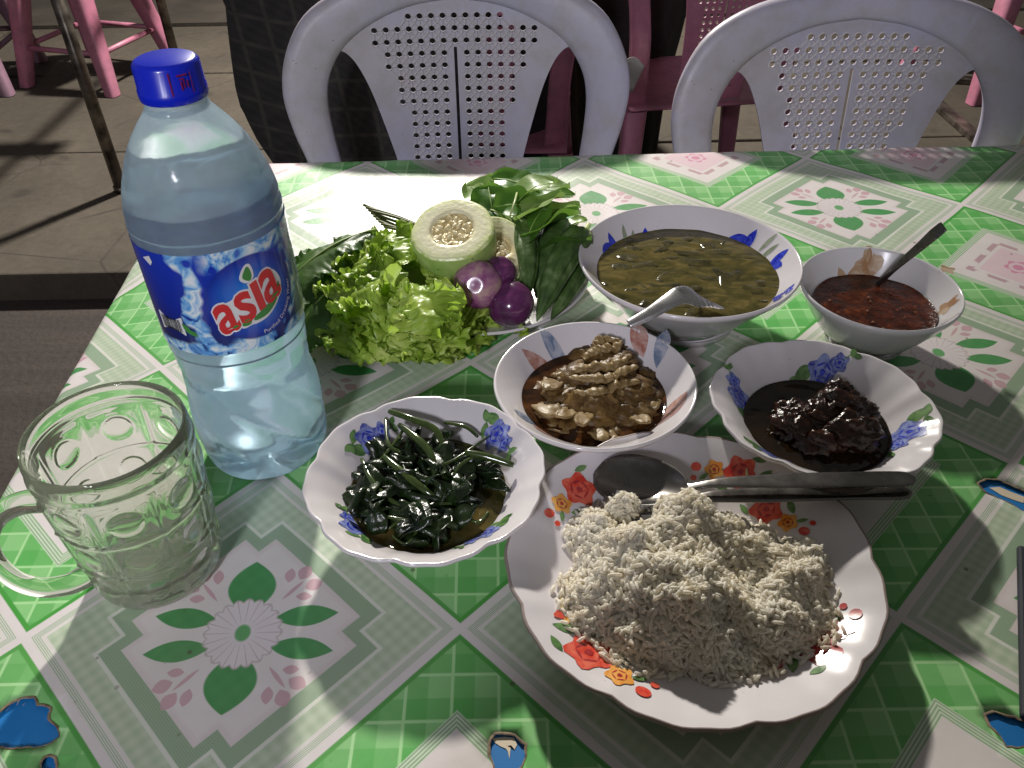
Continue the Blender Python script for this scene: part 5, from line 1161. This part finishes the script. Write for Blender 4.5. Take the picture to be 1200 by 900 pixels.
# ------------------------------------------------------------------ people beyond the table (clothed bodies, mostly out of the picture)
def person(loc, rz, pose, label, cloth, skin, hair, lean=0, arms=0):
    t = thing('person', loc, label, 'person', rz=rz)
    def skinned(name, verts, edges, rad, mat, sub=2):
        me = bpy.data.meshes.new(name); me.from_pydata(verts, edges, []); me.materials.append(mat); o = bpy.data.objects.new(name, me); COL.objects.link(o); o.parent = t
        m = o.modifiers.new('skin', 'SKIN'); m.use_smooth_shade = True
        for i, r in enumerate(rad): me.skin_vertices[0].data[i].radius = (r, r) if not hasattr(r, '__len__') else r
        me.skin_vertices[0].data[0].use_root = True; s = o.modifiers.new('sub', 'SUBSURF'); s.levels = s.render_levels = sub; return o
    if pose == 'sit':   # seated, facing +y, hips over the origin, seat height .45
        V = [(0, 0, .54), (0, 0, .70), (0, .01, .88), (0, .03, 1.00), (0, .04, 1.08), (0, .06, 1.17), (0, .07, 1.26), (-.10, .10, .54), (-.13, .48, .53), (-.14, .52, .10), (-.14, .62, .04), (.10, .10, .54), (.13, .48, .53), (.14, .52, .10), (.14, .62, .04), (-.16, .02, .98), (-.19, .14, .76), (-.12, .32, .68), (-.05, .38, .69), (.16, .02, .98), (.19, .14, .76), (.12, .32, .68), (.05, .38, .69)]
    else:
        V = [(0, 0, .92), (0, 0, 1.06), (0, 0, 1.24), (0, 0, 1.38), (0, 0, 1.46), (0, .01, 1.54), (0, .01, 1.63), (-.09, 0, .86), (-.10, .01, .48), (-.10, -.01, .09), (-.10, .12, .04), (.09, 0, .86), (.10, .03, .48), (.10, .02, .09), (.10, .15, .04), (-.18, 0, 1.36), (-.23, 0, 1.08), (-.20, .14, .88), (-.19, .17, .80), (.18, 0, 1.36), (.23, 0, 1.08), (.22, .14, .88), (.21, .17, .80)]
    E = [(0, 1), (1, 2), (2, 3), (3, 4), (4, 5), (5, 6), (0, 7), (7, 8), (8, 9), (9, 10), (0, 11), (11, 12), (12, 13), (13, 14), (3, 15), (15, 16), (16, 17), (17, 18), (3, 19), (19, 20), (20, 21), (21, 22)]
    R = [(.17, .13), (.155, .115), (.17, .12), (.12, .09), (.055, .055), (.085, .095), (.07, .08), (.10, .10), (.07, .07), (.05, .05), (.04, .04), (.10, .10), (.07, .07), (.05, .05), (.04, .04), (.065, .06), (.05, .05), (.038, .038), (.03, .03), (.065, .06), (.05, .05), (.038, .038), (.03, .03)]
    bend = lambda p: Vector((p[0], p[1] + lean * .4 * max(0, p[2] - .6), p[2] if p[2] < .9 or not lean else .9 + (p[2] - .9) * .72))
    V = [tuple(bend(p) - Vector((0, arms if i in (17, 18, 21, 22) else 0, 0))) for i, p in enumerate(V)]
    skinned('body', V, E, R, skin)
    # garment: loose shirt and skirt cloth as a lofted shell
    b = MB()
    if pose == 'sit': rings = [((.04, .0, .10), .13, .13), ((.03, -.01, .36), .15, .15), ((.02, -.02, .52), .18, .18), ((0, -.02, .66), .225, .19), ((0, 0, .80), .235, .18), ((0, .01, .92), .225, .155), ((0, .02, 1.02), .20, .13), ((0, .03, 1.08), .10, .09), ((0, .04, 1.10), .065, .07)]
    else: rings = [((0, .0, .12), .17, .17), ((.02, 0, .40), .185, .17), ((.01, 0, .58), .21, .18), ((-.02, 0, .74), .235, .19), ((-.02, 0, .9), .24, .19), ((0, 0, 1.05), .215, .17), ((0, 0, 1.2), .215, .155), ((0, 0, 1.36), .205, .13), ((0, 0, 1.44), .10, .09), ((0, 0, 1.47), .065, .07)]
    def fn(u, v):
        k = v * (len(rings) - 1); i = min(int(k), len(rings) - 2); f = k - i; c = Vector(rings[i][0]).lerp(Vector(rings[i + 1][0]), f); rx = lerp(rings[i][1], rings[i + 1][1], f); ry = lerp(rings[i][2], rings[i + 1][2], f); th = 2 * PI * u
        w_ = 1 + .05 * (1 - v) * math.sin(9 * th + 2 * mn.noise((v * 5, 0, 0))) + .05 * mn.noise((math.cos(th) * 2, math.sin(th) * 2, v * 7))
        return bend(c + Vector((math.cos(th) * rx * w_, math.sin(th) * ry * w_, 0)))
    b.grid(fn, 72, 50, closed_u=True); solid(b.build('garment', cloth, t), .003)
    for s in (-1, 1):
        i = 15 if s < 0 else 19; b = MB(); P = [Vector(V[i - 0]) * 1, Vector(V[i + 1]), Vector(V[i + 1]).lerp(Vector(V[i + 2]), .35)]; P[0] = P[0] - Vector((s * .04, 0, -.02)); b.tube(smooth_poly([tuple(p) for p in P], 5, closed=False), [.10 - .0022 * k for k in range(11)], 16, caps=False); solid(b.build('sleeve', cloth, t), .003)
    hz = V[6]; b = MB(); lump(hz[0], hz[1] - .015, hz[2] - .01, .092, .105, .10, 3, b, 26, .06); b.build('hair', hair, t)
    b = MB(); hy, hz2 = V[5][1], V[5][2]
    lump(0, hy + .098, hz2 - .005, .011, .016, .018, 1, b, 10, .02); 
    for s in (-1, 1): lump(s * .088, hy, hz2 + .0, .012, .02, .03, 2, b, 10, .02)
    b.build('face_detail', skin, t)
    b = MB()
    for s in (-1, 1): lump(s * .032, hy + .088, hz2 + .03, .010, .006, .006, 2, b, 10, .0)
    lump(0, hy + .090, hz2 - .045, .022, .006, .005, 2, b, 10, .0); b.build('eyes_and_mouth', hair, t)
    # hands
    for i in (18, 22):
        b = MB(); p = Vector(V[i]); lump(p.x, p.y, p.z, .036, .045, .016, i, b, 12, .05)
        for k in range(4): b.tube([p + Vector((-.024 + k * .016, .035, 0)), p + Vector((-.026 + k * .017, .06 + .004 * (k in (1, 2)), -.004)), p + Vector((-.027 + k * .018, .080 + .006 * (k in (1, 2)), -.016))], [.0085, .0078, .006], 8)
        b.tube([p + Vector((.028, .0, 0)), p + Vector((.045, .02, -.004)), p + Vector((.048, .04, -.01))], [.010, .009, .007], 8); b.build('hand', skin, t)
    return t
skn = noisy('skin', (.30, .17, .10), (.36, .21, .13), 20, .5); hr = noisy('black_hair', (.010, .008, .007), (.02, .016, .014), 60, .4)
ck = Mat('checked_cloth', (.02, .02, .022), .9); x, y, z = ck.xyz(); gl_ = ((z * 26).fract() - .5).abs().lt(.07, .05).max(((x * 22 + y * 9).fract() - .5).abs().lt(.07, .05)); fine = ((z * 300).sin() * ((x + y) * 300).sin()) * .5 + .5
ck.color(ck.mix(gl_ * .5 + fine * .3, (.012, .011, .012), (.050, .042, .036))); ck.bump(ck.noise(10, 4), .6, .02)
dk = noisy('dark_cloth', (.010, .009, .009), (.022, .019, .018), 8, .9, (12, .6, .02))
person((.035, 1.24, -.75), 0, 'sit', 'person with their back to the table in a dark finely checked garment, beside the bottle', ck.m, skn, hr, lean=1)
person((.23, 1.66, -.75), 0, 'sit', 'person in dark clothes seated on the pink chair behind the left lilac chair', dk, skn, hr)
person((.44, -.56, -.75), 0, 'sit', 'unseen photographer at the near side of the table, added to shade the dishes', dk, skn, hr, arms=.22).scale = (1.15, 1.0, 1.15)  # added out of view, sized and placed for its shade on the food
person((.60, 2.15, -.75), .3, 'sit', 'person in plain black clothes sitting beyond the gap between the lilac chairs', dk, skn, hr)

# ------------------------------------------------------------------ other furniture beyond
mtube = Mat('scuffed_tube', (.16, .14, .12), .35, Metallic=.8); mtube.color(mtube.ramp(mtube.noise(25, 5), [(.35, (.05, .042, .035)), (.65, (.22, .19, .16))]))
ft = thing('folding_table', (-1.35, 2.85, -.75), 'table on scuffed dark metal legs at the upper left', 'table')
A, B = at(143, 224, -.75), at(209, 80, -.75)
for p in (A, B, A + Vector((-1.0, -.05, 0)), B + Vector((-1.0, -.05, 0))):
    b = MB(); l = p - ft.location; b.tube([(l.x, l.y, .0), (l.x, l.y, .72)], .019, 14); b.tube([(l.x, l.y, .0), (l.x, l.y, .02)], .023, 14); b.build('leg', mtube.m, ft)
l = (A + B) / 2 - ft.location; gb = noisy('grey_board', (.14, .12, .10), (.2, .17, .14), 6, .6); ly = abs(B.y - A.y)
for k in range(3):  # unseen top left open, shaped to cast narrow shadow bands on the floor
    b = MB(); b.box((l.x - .5, l.y - .02 - ly * .5 + ly * .5 * k, .735), (1.2, .10, .025)); bevel(b.build('top_slat', gb, ft, smooth=False), .004)
for sx in (0, -1.0):
    b = MB(); b.tube([(l.x + sx, l.y - ly / 2, .712), (l.x + sx, l.y + ly / 2, .712)], .015, 10); b.build('top_rail', mtube.m, ft)
def stool(loc, rz, label, mat, tops=.13, feet=.21, H=.45, name='plastic_stool', grp='pink plastic stools'):
    t = thing(name, loc, label, 'stool', grp, rz)
    b = MB(); N = 40
    def top(u, v):
        th = 2 * PI * u; r = interp([(0, .001), (.25, .05), (.6, .115), (.85, tops + .01), (.95, tops + .018), (1, tops + .018)], v); q = 1 / (max(abs(math.cos(th)), abs(math.sin(th))) ** .75); z = H - (.04 if v > .99 else .012 if v > .9 else 0)
        return (r * q * math.cos(th), r * q * math.sin(th), z)
    b.grid(top, N, 18, closed_u=True); solid(b.build('seat', mat, t), .004)
    for sx in (-1, 1):
        for sy in (-1, 1):
            b = MB()
            def fn(u, v, sx=sx, sy=sy):
                c = Vector((sx * lerp(tops, feet, v), sy * lerp(tops, feet, v), lerp(H - .01, .0, v))); r = lerp(.042, .026, v); th = 2 * PI * u; s1 = math.copysign(abs(math.cos(th)) ** .6, math.cos(th)); s2 = math.copysign(abs(math.sin(th)) ** .6, math.sin(th))
                return c + Vector((s1 * r, s2 * r, 0))
            b.grid(fn, 16, 10, closed_u=True); b.build('leg', mat, t)
    for k in range(4):
        b = MB(); a = k * PI / 2; m_ = Matrix.Rotation(a, 3, 'Z'); b.tube([m_ @ Vector((-feet * .88, -feet * .88, .15)), m_ @ Vector((feet * .88, -feet * .88, .15))], .011, 8); b.build('stretcher', mat, t)
    return t
f1, f2 = at(40, 100, -.75), at(150, 112, -.75); mid = (f1 + f2) / 2
stool((mid.x + .02, mid.y + .20, -.75), math.atan2(f2.y - f1.y, f2.x - f1.x), 'pink plastic stool beside the dark metal table leg, upper left', PINKM)
PURP = chair_mat('mauve_plastic', (.22, .12, .17), (.27, .16, .22), (.12, .08, .09))
p = at(22, 108, -.75); stool((p.x - .26, p.y + .16, -.75), .1, 'dull mauve plastic stool at the far left edge', PURP, grp='mauve plastic stools')
p = at(1140, 115, -.75); stool((p.x + .13, p.y + .20, -.75), .25, 'pink plastic stool glimpsed through the opening of the right lilac chair', PINKM)
# dark floor bars seen through the right chair
for (u0, v0, u1, v1, lab) in ((1083, 108, 1156, 172, 'dark bar lying slantwise on the floor, seen through the right chair'), (1096, 92, 1175, 96, 'dark bar lying level on the floor beyond the slanting one')):
    a, c = at(u0, v0, -.74), at(u1, v1, -.74); b = MB(); b.box((0, 0, 0), ((c - a).length, .045, .02)); o = b.build('floor_bar', mtube.m, None, smooth=False, loc=(a + c) / 2, rot=(0, 0, math.atan2(c.y - a.y, c.x - a.x))); bevel(o, .002); tag(o, lab, 'bar', 'dark bars on the floor')
# unseen sheet added to block part of the lamp on the right-hand side
blocker = Mat('lamp_blocker', (.05, .07, .05), .9); tb = blocker.node('ShaderNodeBsdfTransparent'); tb.inputs[0].default_value = (1, 1, 1, 1); mx = blocker.node('ShaderNodeMixShader'); mx.inputs[0].default_value = .78
blocker.nt.links.new(tb.outputs[0], mx.inputs[1]); blocker.nt.links.new(blocker.p.outputs[0], mx.inputs[2]); blocker.nt.links.new(mx.outputs[0], blocker.nt.nodes['Material Output'].inputs[0])
b = MB(); b.grid(lambda u, v: (lerp(.015 + .06 * (1 - v), 2.4, u) + .005 * math.sin(v * 9), 2.60 + .02 * math.sin(u * 30), lerp(1.345, 1.95, v)), 60, 20)
tag(b.build('lamp_blocker', blocker.m), 'unseen net hanging under the lamp beyond the table', 'blocker')
# scrap of white paper tucked by the pink chair
p = at_y(738, 88, 1.6); b = MB(); b.grid(lambda u, v: ((u - .5) * .045, .004 * math.sin(u * 5), (v - .5) * .07 + .006 * math.sin(u * 4)), 6, 6); o = b.build('paper_scrap', noisy('white_paper', (.55, .53, .5), (.65, .63, .6), 20, .8), None, loc=p, rot=(.2, .3, .2)); solid(o, .0006); tag(o, 'crumpled white paper beside the pink chair', 'paper')
# dark straight-edged slab at the right edge of the table
a, c = at(1193, 637, .006), at(1197, 838, .006); dd = (a - c); q = MB(); q.box((0, 0, 0), (.07, dd.length, .005)); ang = math.atan2(dd.y, dd.x) - PI / 2
o = q.build('dark_slab', noisy('blue_grey_cover', (.018, .02, .03), (.028, .03, .045), 30, .7), None, smooth=False, loc=(a + c) / 2 + Vector((math.cos(ang) * .035, math.sin(ang) * .035, -.0025)), rot=(0, 0, ang)); bevel(o, .002)
tag(o, 'dark blue grey flat slab at the right edge of the picture, beside the torn cloth', 'case')
